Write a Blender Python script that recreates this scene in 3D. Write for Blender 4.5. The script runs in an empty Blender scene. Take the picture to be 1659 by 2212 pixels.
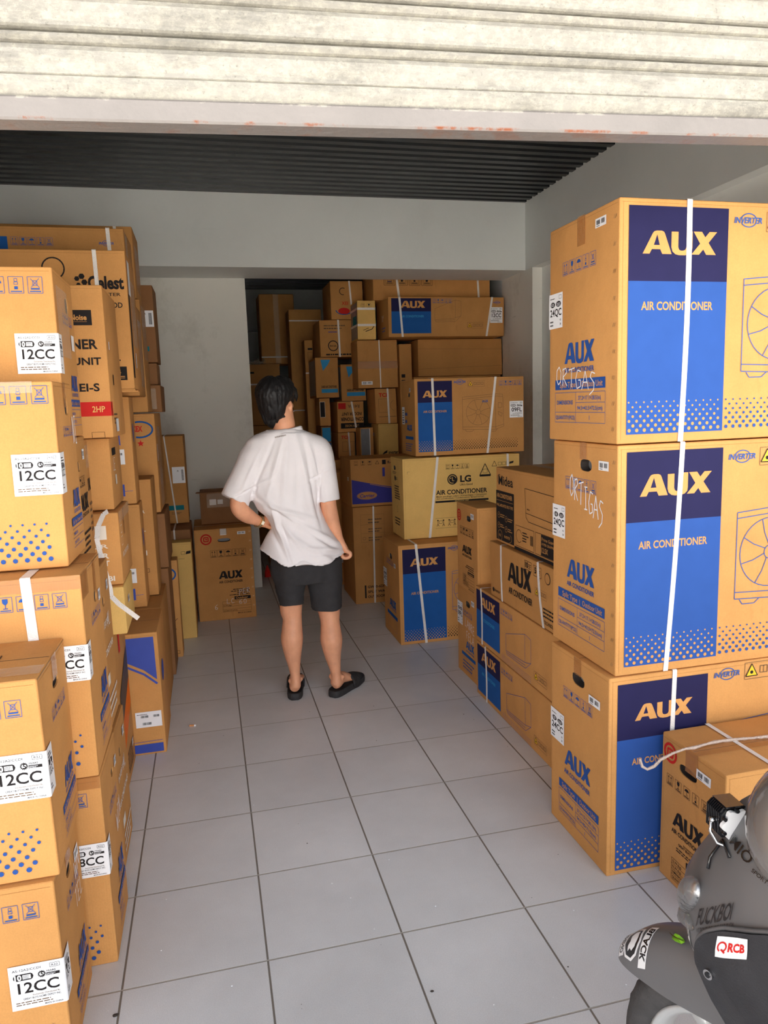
import bpy, bmesh, math, random
from mathutils import Vector, Matrix, noise
from mathutils.geometry import tessellate_polygon
random.seed(7)
SC = bpy.context.scene
COL = SC.collection

# ------------------------------------------------------------------ camera, sky, sun, exposure
cam = bpy.data.cameras.new('camera')
cam.sensor_fit = 'HORIZONTAL'; cam.sensor_width = 36.0
cam.lens = 1569.27 / 1659 * 36.0
cam.clip_start = 0.02; cam.clip_end = 200
cam_ob = bpy.data.objects.new('camera', cam); COL.objects.link(cam_ob)
R_ = Vector((0.97099638, -0.23690993, -0.0322445))
U_ = Vector((0.06581523, 0.13519247, 0.98863105))
F_ = Vector((0.2298573, 0.96207935, -0.14686369))
mw = Matrix((R_, U_, -F_)).transposed().to_4x4()
mw.translation = Vector((0.3284, -1.922, 1.5768))
cam_ob.matrix_world = mw
SC.camera = cam_ob

world = bpy.data.worlds.new('overcast_sky'); SC.world = world
world.use_nodes = True
wn = world.node_tree; wn.nodes.clear()
wo = wn.nodes.new('ShaderNodeOutputWorld'); wb = wn.nodes.new('ShaderNodeBackground')
tc = wn.nodes.new('ShaderNodeTexCoord'); sx = wn.nodes.new('ShaderNodeSeparateXYZ')
wr = wn.nodes.new('ShaderNodeValToRGB')
cr = wr.color_ramp
cr.elements[0].position = 0.0; cr.elements[0].color = (1.0, 0.985, 0.96, 1)
cr.elements[1].position = 0.9; cr.elements[1].color = (0.30, 0.34, 0.40, 1)
e_ = cr.elements.new(.16); e_.color = (0.92, 0.92, 0.92, 1)
e_ = cr.elements.new(.42); e_.color = (0.55, 0.58, 0.64, 1)
wn.links.new(tc.outputs['Generated'], sx.inputs[0]); wn.links.new(sx.outputs['Z'], wr.inputs[0])
# the glow is strongest down the open street behind the viewer, weaker where houses stand left and right
gy = wn.nodes.new('ShaderNodeMapRange'); gy.interpolation_type = 'SMOOTHSTEP'
gy.inputs[1].default_value = -.15; gy.inputs[2].default_value = -.97; gy.inputs[3].default_value = .16; gy.inputs[4].default_value = 1.0
wn.links.new(sx.outputs['Y'], gy.inputs[0])
gm = wn.nodes.new('ShaderNodeVectorMath'); gm.operation = 'SCALE'
wn.links.new(wr.outputs[0], gm.inputs[0]); wn.links.new(gy.outputs[0], gm.inputs['Scale'])
wn.links.new(gm.outputs[0], wb.inputs[0]); wn.links.new(wb.outputs[0], wo.inputs[0])
wb.inputs[1].default_value = 5.0

sun = bpy.data.lights.new('hazy_sun', 'SUN'); sun.energy = 44.0; sun.angle = math.radians(3)
sun.color = (1.0, 0.97, 0.93)
sun_ob = bpy.data.objects.new('hazy_sun', sun); COL.objects.link(sun_ob)
# the sun stands high behind the building: it falls on the street outside, never on the doorway;
# the bright hazy horizon and the sunlit street light the open store room
sun_ob.rotation_euler = (math.radians(-30), 0, math.radians(12))
sun_ob.location = (0, 4, 9)

vs = SC.view_settings
vs.view_transform = 'Standard'; vs.look = 'None'; vs.gamma = 1.0; vs.use_curve_mapping = False
vs.exposure = -0.17
try:
    SC.cycles.max_bounces = 10; SC.cycles.diffuse_bounces = 7; SC.cycles.use_denoising = True
except Exception: pass

# ------------------------------------------------------------------ materials
def srgb(r, g, b):
    f = lambda c: (c/255/12.92) if c/255 <= 0.04045 else ((c/255+0.055)/1.055)**2.4
    return (f(r), f(g), f(b), 1)
MATS = {}
def mat(name, col, rough=0.6, metal=0.0, var=0.06, scale=14.0, bump=0.0, bscale=60.0, coat=0.0, trans=0.0, emit=None, alpha=1.0, ior=1.45):
    if name in MATS: return MATS[name]
    m = bpy.data.materials.new(name); m.use_nodes = True
    nt = m.node_tree; p = nt.nodes['Principled BSDF']
    tcn = nt.nodes.new('ShaderNodeTexCoord'); nz = nt.nodes.new('ShaderNodeTexNoise')
    nz.inputs['Scale'].default_value = scale; nz.inputs['Detail'].default_value = 5
    nt.links.new(tcn.outputs['Object'], nz.inputs['Vector'])
    mr = nt.nodes.new('ShaderNodeMapRange'); mr.inputs[1].default_value = .3; mr.inputs[2].default_value = .7
    mr.inputs[3].default_value = 1-var; mr.inputs[4].default_value = 1+var
    nt.links.new(nz.outputs['Fac'], mr.inputs[0])
    mx = nt.nodes.new('ShaderNodeVectorMath'); mx.operation = 'SCALE'; mx.inputs[0].default_value = col[:3]
    nt.links.new(mr.outputs[0], mx.inputs['Scale'])
    nt.links.new(mx.outputs[0], p.inputs['Base Color'])
    p.inputs['Roughness'].default_value = rough; p.inputs['Metallic'].default_value = metal
    p.inputs['Coat Weight'].default_value = coat; p.inputs['Transmission Weight'].default_value = trans
    p.inputs['Alpha'].default_value = alpha; p.inputs['IOR'].default_value = ior
    if bump:
        n2 = nt.nodes.new('ShaderNodeTexNoise'); n2.inputs['Scale'].default_value = bscale; n2.inputs['Detail'].default_value = 4
        nt.links.new(tcn.outputs['Object'], n2.inputs['Vector'])
        bp = nt.nodes.new('ShaderNodeBump'); bp.inputs['Strength'].default_value = bump; bp.inputs['Distance'].default_value = 0.01
        nt.links.new(n2.outputs['Fac'], bp.inputs['Height']); nt.links.new(bp.outputs[0], p.inputs['Normal'])
    MATS[name] = m
    return m

def cardboard(name, col):
    if name in MATS: return MATS[name]
    m = bpy.data.materials.new(name); m.use_nodes = True
    nt = m.node_tree; N = nt.nodes; L = nt.links; p = N['Principled BSDF']
    tcn = N.new('ShaderNodeTexCoord')
    big = N.new('ShaderNodeTexNoise'); big.inputs['Scale'].default_value = 3.2; big.inputs['Detail'].default_value = 6; big.inputs['Roughness'].default_value = .62
    fine = N.new('ShaderNodeTexNoise'); fine.inputs['Scale'].default_value = 260; fine.inputs['Detail'].default_value = 2
    L.new(tcn.outputs['Object'], big.inputs['Vector']); L.new(tcn.outputs['Object'], fine.inputs['Vector'])
    mr = N.new('ShaderNodeMapRange'); mr.inputs[1].default_value = .3; mr.inputs[2].default_value = .7; mr.inputs[3].default_value = .86; mr.inputs[4].default_value = 1.07
    mr2 = N.new('ShaderNodeMapRange'); mr2.inputs[1].default_value = .35; mr2.inputs[2].default_value = .65; mr2.inputs[3].default_value = .96; mr2.inputs[4].default_value = 1.03
    L.new(big.outputs['Fac'], mr.inputs[0]); L.new(fine.outputs['Fac'], mr2.inputs[0])
    mu = N.new('ShaderNodeMath'); mu.operation = 'MULTIPLY'; L.new(mr.outputs[0], mu.inputs[0]); L.new(mr2.outputs[0], mu.inputs[1])
    mx = N.new('ShaderNodeVectorMath'); mx.operation = 'SCALE'; mx.inputs[0].default_value = col[:3]
    L.new(mu.outputs[0], mx.inputs['Scale'])
    # scuffs: small stretched dark marks
    mp = N.new('ShaderNodeMapping'); mp.inputs['Scale'].default_value = (5, 5, 1.3); L.new(tcn.outputs['Object'], mp.inputs[0])
    sc = N.new('ShaderNodeTexNoise'); sc.inputs['Scale'].default_value = 2.6; sc.inputs['Detail'].default_value = 8; sc.inputs['Roughness'].default_value = .7
    L.new(mp.outputs[0], sc.inputs['Vector'])
    mr3 = N.new('ShaderNodeMapRange'); mr3.inputs[1].default_value = .62; mr3.inputs[2].default_value = .78; mr3.inputs[3].default_value = 0; mr3.inputs[4].default_value = .5
    L.new(sc.outputs['Fac'], mr3.inputs[0])
    mix = N.new('ShaderNodeMix'); mix.data_type = 'RGBA'
    L.new(mr3.outputs[0], mix.inputs[0]); L.new(mx.outputs[0], mix.inputs[6])
    mix.inputs[7].default_value = (col[0]*.55, col[1]*.5, col[2]*.5, 1)
    L.new(mix.outputs[2], p.inputs['Base Color'])
    # corrugation: faint flutes + paper dents
    wv = N.new('ShaderNodeTexWave'); wv.bands_direction = 'X'; wv.inputs['Scale'].default_value = 45; wv.inputs['Distortion'].default_value = .4
    L.new(tcn.outputs['Object'], wv.inputs['Vector'])
    dn = N.new('ShaderNodeTexNoise'); dn.inputs['Scale'].default_value = 7; dn.inputs['Detail'].default_value = 4
    L.new(tcn.outputs['Object'], dn.inputs['Vector'])
    b1 = N.new('ShaderNodeBump'); b1.inputs['Strength'].default_value = .05; b1.inputs['Distance'].default_value = .002
    b2 = N.new('ShaderNodeBump'); b2.inputs['Strength'].default_value = .5; b2.inputs['Distance'].default_value = .012
    L.new(wv.outputs['Fac'], b1.inputs['Height']); L.new(dn.outputs['Fac'], b2.inputs['Height'])
    L.new(b2.outputs[0], b1.inputs['Normal']); L.new(b1.outputs[0], p.inputs['Normal'])
    p.inputs['Roughness'].default_value = .72; p.inputs['Specular IOR Level'].default_value = .10
    MATS[name] = m
    return m

C_TAN = cardboard('tan_cardboard', srgb(208, 151, 90))
C_BRN = cardboard('brown_cardboard', srgb(196, 142, 84))
C_YEL = cardboard('yellow_kraft_cardboard', srgb(230, 188, 112))
C_DRK = cardboard('dark_cardboard', srgb(150, 106, 70))
C_MAP = {'tan': C_TAN, 'brn': C_BRN, 'yel': C_YEL, 'drk': C_DRK}
I_NAVY = mat('navy_ink', srgb(36, 34, 72), .5, var=.05)
I_BLUE = mat('blue_ink', srgb(46, 82, 152), .5, var=.04)
I_BLUD = mat('deep_blue_ink', srgb(34, 88, 158), .5, var=.05)
I_LINE = mat('blue_line_ink', srgb(56, 92, 160), .5)
I_BLK = mat('black_ink', srgb(40, 36, 36), .55)
I_GRY = mat('grey_brown_ink', srgb(112, 88, 66), .6)
I_RED = mat('red_ink', srgb(204, 44, 40), .5)
I_VIO = mat('violet_blue_ink', srgb(66, 66, 150), .5)
I_TEAL = mat('teal_ink', srgb(30, 120, 130), .5)
I_ORG = mat('orange_ink', srgb(226, 110, 30), .5)
I_YLW = mat('yellow_ink', srgb(240, 190, 30), .5)
I_WHT = mat('white_ink', srgb(236, 228, 214), .5)
I_SKY = mat('sky_blue_ink', srgb(60, 150, 205), .5)
for m_ in (I_NAVY, I_BLUE, I_BLUD, I_LINE, I_BLK, I_GRY, I_RED, I_VIO, I_TEAL, I_ORG, I_SKY):
    m_.node_tree.nodes['Principled BSDF'].inputs['Specular IOR Level'].default_value = .12; m_.node_tree.nodes['Principled BSDF'].inputs['Roughness'].default_value = .6
P_WHT = mat('white_sticker_paper', srgb(240, 240, 242), .4, var=.02)
P_STR = mat('white_plastic_strap', srgb(238, 232, 226), .35, var=.04, bump=.5, bscale=240)
P_TAPE = mat('brown_packing_tape', srgb(190, 130, 74), .18, var=.08, alpha=.55, bump=.25, bscale=40)
P_CLR = mat('clear_packing_tape', srgb(225, 205, 180), .12, var=.1, alpha=.32, bump=.8, bscale=55)
M_HOLE = mat('box_inside_shade', srgb(58, 50, 46), .8)
M_FOAM = mat('grey_plastic_wrap', srgb(120, 122, 126), .3, bump=.6, bscale=30)

# ------------------------------------------------------------------ mesh builder
class MB:
    def __init__(s): s.v = []; s.f = []; s.m = []; s.mats = []
    def mi(s, m):
        if m not in s.mats: s.mats.append(m)
        return s.mats.index(m)
    def face(s, pts, m):
        b = len(s.v); s.v += [tuple(p) for p in pts]; s.f.append(tuple(range(b, b+len(pts)))); s.m.append(s.mi(m))
    def tris(s, pts, tr, m):
        b = len(s.v); s.v += [tuple(p) for p in pts]; k = s.mi(m)
        for t in tr: s.f.append(tuple(b+i for i in t)); s.m.append(k)
    def box(s, a, b, m):
        x0, y0, z0 = a; x1, y1, z1 = b
        P = [(x0,y0,z0),(x1,y0,z0),(x1,y1,z0),(x0,y1,z0),(x0,y0,z1),(x1,y0,z1),(x1,y1,z1),(x0,y1,z1)]
        s.tris(P, [(0,3,2,1),(4,5,6,7),(0,1,5,4),(1,2,6,5),(2,3,7,6),(3,0,4,7)], m)
    def add_bm(s, bm, m):
        bm.verts.ensure_lookup_table(); bm.verts.index_update()
        s.tris([v.co.copy() for v in bm.verts], [tuple(v.index for v in f.verts) for f in bm.faces], m)
        bm.free()
    def rings(s, rings, m, caps=True, closed=False):
        n = len(rings[0]); pts = [p for r in rings for p in r]; tr = []
        K = len(rings)
        for k in range(K if closed else K-1):
            for i in range(n):
                j = (i+1) % n; k2 = (k+1) % K
                tr.append((k*n+i, k*n+j, k2*n+j, k2*n+i))
        if caps and not closed:
            tr.append(tuple(range(n-1, -1, -1))); tr.append(tuple((K-1)*n+i for i in range(n)))
        s.tris(pts, tr, m)
    def tube(s, path, rad, m, n=10, caps=True):
        path = [Vector(p) for p in path]; rings = []
        if not hasattr(rad, '__len__'): rad = [rad]*len(path)
        up = Vector((0, 0, 1))
        for i, p in enumerate(path):
            d = (path[min(i+1, len(path)-1)] - path[max(i-1, 0)]).normalized()
            if i == 0:
                a = d.cross(up); a = a if a.length > .1 else d.cross(Vector((1, 0, 0))); a.normalize()
            else:
                a = (a - d*a.dot(d)); a.normalize()
            b = d.cross(a)
            rings.append([p + (a*math.cos(t) + b*math.sin(t))*rad[i] for t in [2*math.pi*k/n for k in range(n)]])
        s.rings(rings, m, caps)
    def build(s, name, parent=None, smooth=False, autos=None):
        me = bpy.data.meshes.new(name); me.from_pydata(s.v, [], s.f)
        for m in s.mats: me.materials.append(m)
        me.polygons.foreach_set('material_index', s.m)
        if smooth: me.polygons.foreach_set('use_smooth', [True]*len(me.polygons))
        me.update()
        o = bpy.data.objects.new(name, me); COL.objects.link(o)
        if autos is not None:
            me.polygons.foreach_set('use_smooth', [True]*len(me.polygons))
            me.set_sharp_from_angle(angle=math.radians(autos))
        if parent: o.parent = parent
        return o

def thing(name, label, cat, loc=(0, 0, 0), rot=(0, 0, 0), group=None):
    o = bpy.data.objects.new(name, None); COL.objects.link(o)
    o.empty_display_size = .1; o.location = loc; o.rotation_euler = rot
    o['label'] = label; o['category'] = cat
    if group: o['group'] = group
    return o
def tag(o, label, cat, group=None):
    o['label'] = label; o['category'] = cat
    if group: o['group'] = group
    return o
def struct(o): o['kind'] = 'structure'; return o

# ------------------------------------------------------------------ printing on faces
class Face:
    """a quad panel: (u,v) metres from its lower left corner"""
    def __init__(s, mb, c, n, w, h, off=.0018):
        s.mb = mb; s.c = c; s.n = n; s.w = w; s.h = h; s.off = off; s.rot = None
    def P(s, u, v, e=0.0):
        if s.rot:
            cu, cv, a = s.rot; du, dv = u-cu, v-cv; u = cu+du*math.cos(a)-dv*math.sin(a); v = cv+du*math.sin(a)+dv*math.cos(a)
        a = u/s.w; b = v/s.h; c = s.c
        p = (c[0]*(1-a)+c[1]*a)*(1-b) + (c[3]*(1-a)+c[2]*a)*b
        return p + s.n*(s.off+e)
    def inside(s, u, v, pad=0): return pad <= u <= s.w-pad and pad <= v <= s.h-pad
    def poly(s, pts, m, e=0.0, holes=()):
        loops = [list(pts)] + [list(h) for h in holes]
        flat = [q for l in loops for q in l]
        if len(loops) == 1 and len(pts) <= 4:
            s.mb.face([s.P(*q, e) for q in pts], m); return
        tr = tessellate_polygon([[Vector((q[0], q[1], 0)) for q in l] for l in loops])
        out = []
        for t in tr:
            (ax, ay), (bx, by), (cx, cy) = [flat[i] for i in t]
            out.append(t if (bx-ax)*(cy-ay)-(by-ay)*(cx-ax) > 0 else (t[0], t[2], t[1]))
        s.mb.tris([s.P(*q, e) for q in flat], out, m)
    def rect(s, u0, v0, u1, v1, m, e=0.0): s.poly([(u0, v0), (u1, v0), (u1, v1), (u0, v1)], m, e)
    def disc(s, u, v, r, m, e=0.0, n=10, ry=None):
        ry = ry or r
        s.mb.face([s.P(u+r*math.cos(2*math.pi*k/n), v+ry*math.sin(2*math.pi*k/n), e) for k in range(n)], m)
    def line(s, pts, t, m, e=0.0, closed=False):
        pts = list(pts)
        if closed: pts.append(pts[0])
        for (a, b), (c, d) in zip(pts[:-1], pts[1:]):
            l = math.hypot(c-a, d-b)
            if l < 1e-6: continue
            nx, ny = -(d-b)/l*t/2, (c-a)/l*t/2
            s.mb.face([s.P(a-nx, b-ny, e), s.P(c-nx, d-ny, e), s.P(c+nx, d+ny, e), s.P(a+nx, b+ny, e)], m)
    def arc(s, u, v, r, a0, a1, t, m, e=0.0, n=20, ry=None):
        ry = ry or r
        s.line([(u+r*math.cos(a0+(a1-a0)*k/n), v+ry*math.sin(a0+(a1-a0)*k/n)) for k in range(n+1)], t, m, e)
    def frame(s, u0, v0, u1, v1, t, m, e=0.0): s.line([(u0, v0), (u1, v0), (u1, v1), (u0, v1)], t, m, e, True)
    def text(s, st, u, v, h, m, w=None, bold=0.0, e=0.0, shear=0.0, align='l', flip=False):
        vs_, tr, (bw, bh) = glyphs(st, bold)
        sy = h/.70; sx_ = (w/bw) if w else sy
        W = bw*sx_
        if align == 'c': u -= W/2
        if align == 'r': u -= W
        pts = []
        for x, y in vs_:
            a, b = x*sx_ + y*sy*shear, y*sy
            if flip: a, b = W-a, h-b
            pts.append(s.P(u+a, v+b, e))
        s.mb.tris(pts, tr, m)

_G = {}
def glyphs(st, bold=0.0):
    k = (st, bold)
    if k in _G: return _G[k]
    c = bpy.data.curves.new('lettering', 'FONT'); c.body = st; c.resolution_u = 3; c.offset = bold+.010; c.fill_mode = 'FRONT'
    o = bpy.data.objects.new('lettering', c)
    me = bpy.data.meshes.new_from_object(o)
    vs_ = [(v.co.x, v.co.y) for v in me.vertices]; tr = []
    for p in me.polygons:
        t = tuple(p.vertices); A = 0
        for i in range(len(t)):
            x0, y0 = vs_[t[i]]; x1, y1 = vs_[t[(i+1) % len(t)]]; A += x0*y1-x1*y0
        tr.append(t if A > 0 else t[::-1])
    if not vs_: vs_ = [(0, 0)]
    x0 = min(v[0] for v in vs_); x1 = max(v[0] for v in vs_)
    vs_ = [(x-x0, y) for x, y in vs_]
    bpy.data.objects.remove(o); bpy.data.meshes.remove(me); bpy.data.curves.remove(c)
    _G[k] = (vs_, tr, (max(x1-x0, .01), .7))
    return _G[k]

AUX_A = [(0,0),(.135,.9),(.155,.97),(.19,1),(.25,1),(.28,.96),(.295,.88),(.39,0),(.262,0),(.235,.2),(.122,.2),(.092,0)]
AUX_AH = [(.148,.38),(.192,.84),(.228,.38)]
AUX_U = [(.385,.97),(.385,.3),(.40,.12),(.44,.0),(.49,-.04),(.57,-.04),(.63,.02),(.665,.14),(.672,.3),(.672,1),(.59,1),(.59,.32),(.575,.2),(.545,.16),(.515,.16),(.49,.2),(.478,.32),(.478,.97)]
AUX_X1 = [(.685,1),(.80,1),(1.0,0),(.865,0)]
AUX_X2 = [(.66,0),(.765,0),(1.01,1),(.905,1)]
def aux_logo(F, u, v, w, h, m, e=.0004):
    t = lambda q: [(u+a*w, v+b*h) for a, b in q]
    F.poly(t(AUX_A), m, e, holes=[t(AUX_AH)])
    F.poly(t(AUX_U), m, e); F.poly(t(AUX_X1), m, e); F.poly(t(AUX_X2), m, e+.0001)
def air_cond(F, u, v, w, h, m, e=.0004, s='AIR CONDITIONER'): F.text(s, u, v, h, m, w=w, bold=.012, e=e)

def icon(F, u, v, s, k, m, m2=None):
    m2 = m2 or m; t = s*.035; h = s*1.18
    F.frame(u, v, u+s, v+h, t, m)
    F.rect(u+.12*s, v+.09*s, u+.88*s, v+.17*s, m)
    c = u+s/2; b = v+.28*s; H = s*.78
    if k == 'up':
        for x in (-.2, .2):
            F.line([(c+x*s, b), (c+x*s, b+H*.8)], t*1.3, m); F.poly([(c+(x-.12)*s, b+H*.72), (c+(x+.12)*s, b+H*.72), (c+x*s, b+H)], m)
        F.line([(c-.35*s, b), (c+.35*s, b)], t*1.3, m)
    elif k == 'glass':
        F.poly([(c-.2*s, b+H), (c-.2*s, b+H*.62), (c-.07*s, b+H*.42), (c+.07*s, b+H*.42), (c+.2*s, b+H*.62), (c+.2*s, b+H)], m2)
        F.line([(c, b+H*.45), (c, b)], t*1.5, m2); F.rect(c-.17*s, b-.02*s, c+.17*s, b+.05*s, m2)
    elif k == 'umb':
        F.poly([(c+.34*s*math.cos(a), b+H*.55+.3*s*math.sin(a)) for a in [math.pi*i/8 for i in range(9)]], m2)
        F.line([(c, b+H*.6), (c, b+H*.1), (c+.07*s, b), (c+.14*s, b+H*.12)], t*1.2, m2)
    elif k == 'stack':
        F.frame(c-.09*s, b+H*.72, c+.09*s, b+H, t, m); F.frame(c-.12*s, b+H*.45, c+.12*s, b+H*.68, t, m)
        F.rect(c-.12*s, b, c+.12*s, b+H*.28, m2)
    elif k == 'bin':
        F.line([(c-.3*s, b+H*.15), (c+.3*s, b+H)], t, m); F.line([(c+.3*s, b+H*.15), (c-.3*s, b+H)], t, m)
        F.frame(c-.14*s, b+H*.35, c+.14*s, b+H*.8, t, m); F.rect(c-.3*s, b-.02*s, c+.3*s, b+.09*s, m2)
    elif k == 'man':
        F.disc(c, b+H*.85, .09*s, m2); F.poly([(c-.18*s, b+H*.7), (c+.2*s, b+H*.62), (c+.1*s, b), (c-.15*s, b)], m2)
def icons(F, u, v, s, m, ks=('up', 'glass', 'umb', 'stack', 'bin'), gap=1.22, m2=None):
    for i, k in enumerate(ks): icon(F, u+i*s*gap, v, s, k, m, m2)

def dots(F, u0, u1, v0, rows, m, sp=.026, r0=.0058, e=.0004):
    for j in range(rows):
        r = r0*(1-.085*j)*(1-.0*j)
        u = u0 + (sp/2 if j % 2 else 0) + r
        while u + r <= u1:
            F.disc(u, v0 + j*sp*.56 + r, r, m, e, 8); u += sp
def inverter(F, u, v, w, m):
    F.text('INVERTER', u, v, w*.17, m, w=w, bold=.015, e=.0004, shear=.2)
    F.arc(u+w*.52, v+w*.08, w*.28, .35, 2.8, w*.03, m, .0003, ry=w*.2)
    F.arc(u+w*.52, v+w*.09, w*.28, 3.5, 5.9, w*.03, m, .0003, ry=w*.2)
def warn(F, u, v, s, m=None):
    F.frame(u, v, u+s*3.3, v+s*1.1, s*.03, I_GRY)
    F.poly([(u+.08*s, v+.2*s), (u+.95*s, v+.2*s), (u+.51*s, v+1.0*s)], I_YLW, .0003)
    F.line([(u+.08*s, v+.2*s), (u+.95*s, v+.2*s), (u+.51*s, v+1.0*s)], s*.06, I_BLK, .0005, True)
    F.disc(u+.51*s, v+.45*s, s*.12, I_BLK, .0006)
    for k in (1.15, 1.85, 2.55):
        F.frame(u+k*s, v+.35*s, u+(k+.55)*s, v+.8*s, s*.05, I_GRY, .0003); F.line([(u+(k+.27)*s, v+.35*s), (u+(k+.27)*s, v+.8*s)], s*.04, I_GRY, .0003)
def fan_unit(F, u, v, w, h, m, t=.0022):
    """line drawing of an outdoor unit"""
    L = lambda q, c=False: F.line([(u+a*w, v+b*h) for a, b in q], t, m, .0003, c)
    L([(0, .03), (0, .93), (.72, 1.0), (.88, .98), (.90, .08), (.72, .0), (0, .03)])
    L([(0, .87), (.72, .94), (.88, .92)]); L([(0, .1), (.72, .07), (.9, .14)]); L([(.72, 1), (.72, 0)])
    cx, cy, r = u+.34*w, v+.5*h, min(.31*w, .36*h)
    F.arc(cx, cy, r, 0, 2*math.pi, t, m, .0003, 36, ry=.36*h); F.arc(cx, cy, r*.2, 0, 2*math.pi, t, m, .0003, 14, ry=.36*h*.2)
    for k in range(8):
        a = k*math.pi/4+.2
        F.line([(cx+r*.2*math.cos(a), cy+.36*h*.2*math.sin(a)), (cx+r*.6*math.cos(a+.15), cy+.36*h*.6*math.sin(a+.15)), (cx+r*math.cos(a+.1), cy+.36*h*math.sin(a+.1))], t, m, .0003)
    L([(.05, .02), (.08, -.03), (.2, -.03), (.25, .02)]); L([(.6, .0), (.63, -.05), (.72, -.05), (.76, .02)])
    L([(.78, .75), (.86, .74), (.86, .62), (.78, .6)], True); L([(.78, .5), (.87, .45), (.85, .36), (.78, .42)], True)
def indoor_unit(F, u, v, w, h, m, t=.0018):
    L = lambda q, c=False: F.line([(u+a*w, v+b*h) for a, b in q], t, m, .0003, c)
    L([(0, .62), (.72, 1.0), (.93, .96), (.93, .3), (.72, .2), (.72, 1.0)]); L([(0, .62), (0, .12), (.72, .2)])
    L([(0, .12), (.03, .02), (.74, .05), (.93, .3)]); L([(.02, .07), (.73, .13)])
def barcode(F, u, v, w, h, m, e=.0004, seed=1):
    rr = random.Random(seed); x = u
    while x < u+w-.001:
        b = w*rr.choice((.012, .02, .03)); F.rect(x, v, min(x+b, u+w), v+h, m, e); x += b + w*rr.choice((.012, .02, .028))
def smallprint(F, u, v, w, h, n, m, seed=2, e=.0004, align='l'):
    rr = random.Random(seed)
    for k in range(n):
        L = w*rr.uniform(.55, 1); y = v+h*(n-1-k)/n; u0 = u if align == 'l' else u+w-L
        x = u0
        while x < u0+L:
            b = min(w*rr.uniform(.05, .16), u0+L-x); F.rect(x, y, x+b, y+h/n*.42, m, e); x += b+w*.022
def scrawl(F, st, u, v, h, m, w=None, ang=0.0):
    """hand lettering in thin chalk strokes"""
    S = {'O': [[(.5,1),(.15,.8),(.1,.3),(.4,0),(.8,.2),(.85,.7),(.5,1.02)]], 'R': [[(.1,0),(.15,1)],[(.05,.9),(.6,1),(.75,.75),(.15,.5),(.8,0)]],
         'T': [[(.45,0),(.5,1)],[(0,.95),(1,1.05)]], 'I': [[(.5,0),(.45,1)],[(.2,1),(.8,1)],[(.2,0),(.8,0)]], 'G': [[(.9,.9),(.4,1),(.1,.5),(.3,0),(.85,.1),(.85,.45),(.5,.45)]],
         'A': [[(0,0),(.5,1),(1,0)],[(.2,.4),(.85,.4)]], 'S': [[(.9,.9),(.4,1),(.2,.75),(.8,.4),(.7,.05),(.1,-.2)]], 'P': [[(.1,-.2),(.2,1)],[(.1,.9),(.7,1),(.8,.7),(.2,.5)]],
         'L': [[(.2,1),(.1,0),(.8,.05)]], 'N': [[(.1,0),(.15,1),(.75,.05),(.8,1)]], 'M': [[(0,0),(.15,1),(.45,.3),(.75,1),(.9,0)]], 'E': [[(.8,1),(.15,1),(.1,0),(.8,0)],[(.1,.5),(.7,.52)]],
         'W': [[(0,1),(.2,0),(.45,.7),(.7,0),(.95,1)]], 'F': [[(.1,0),(.15,1),(.8,1)],[(.1,.5),(.6,.5)]], 'X': [[(.1,0),(.9,1)],[(.1,1),(.8,0)]], 'Y': [[(.1,1),(.45,.5),(.9,1)],[(.45,.5),(.3,-.1)]],
         '6': [[(.8,.95),(.2,.6),(.15,.1),(.6,0),(.8,.3),(.25,.45)]], '0': [[(.5,1),(.15,.6),(.3,0),(.75,.1),(.8,.7),(.5,1)]], 'C': [[(.85,.85),(.4,1),(.1,.5),(.35,0),(.85,.12)]]}
    w = w or h*.7
    for i, ch in enumerate(st):
        for q in S.get(ch, []):
            F.line([(u + i*w*1.05*math.cos(ang) + a*w, v + i*w*1.05*math.sin(ang) + b*h) for a, b in q], h*.06, m, .0012)
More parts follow.
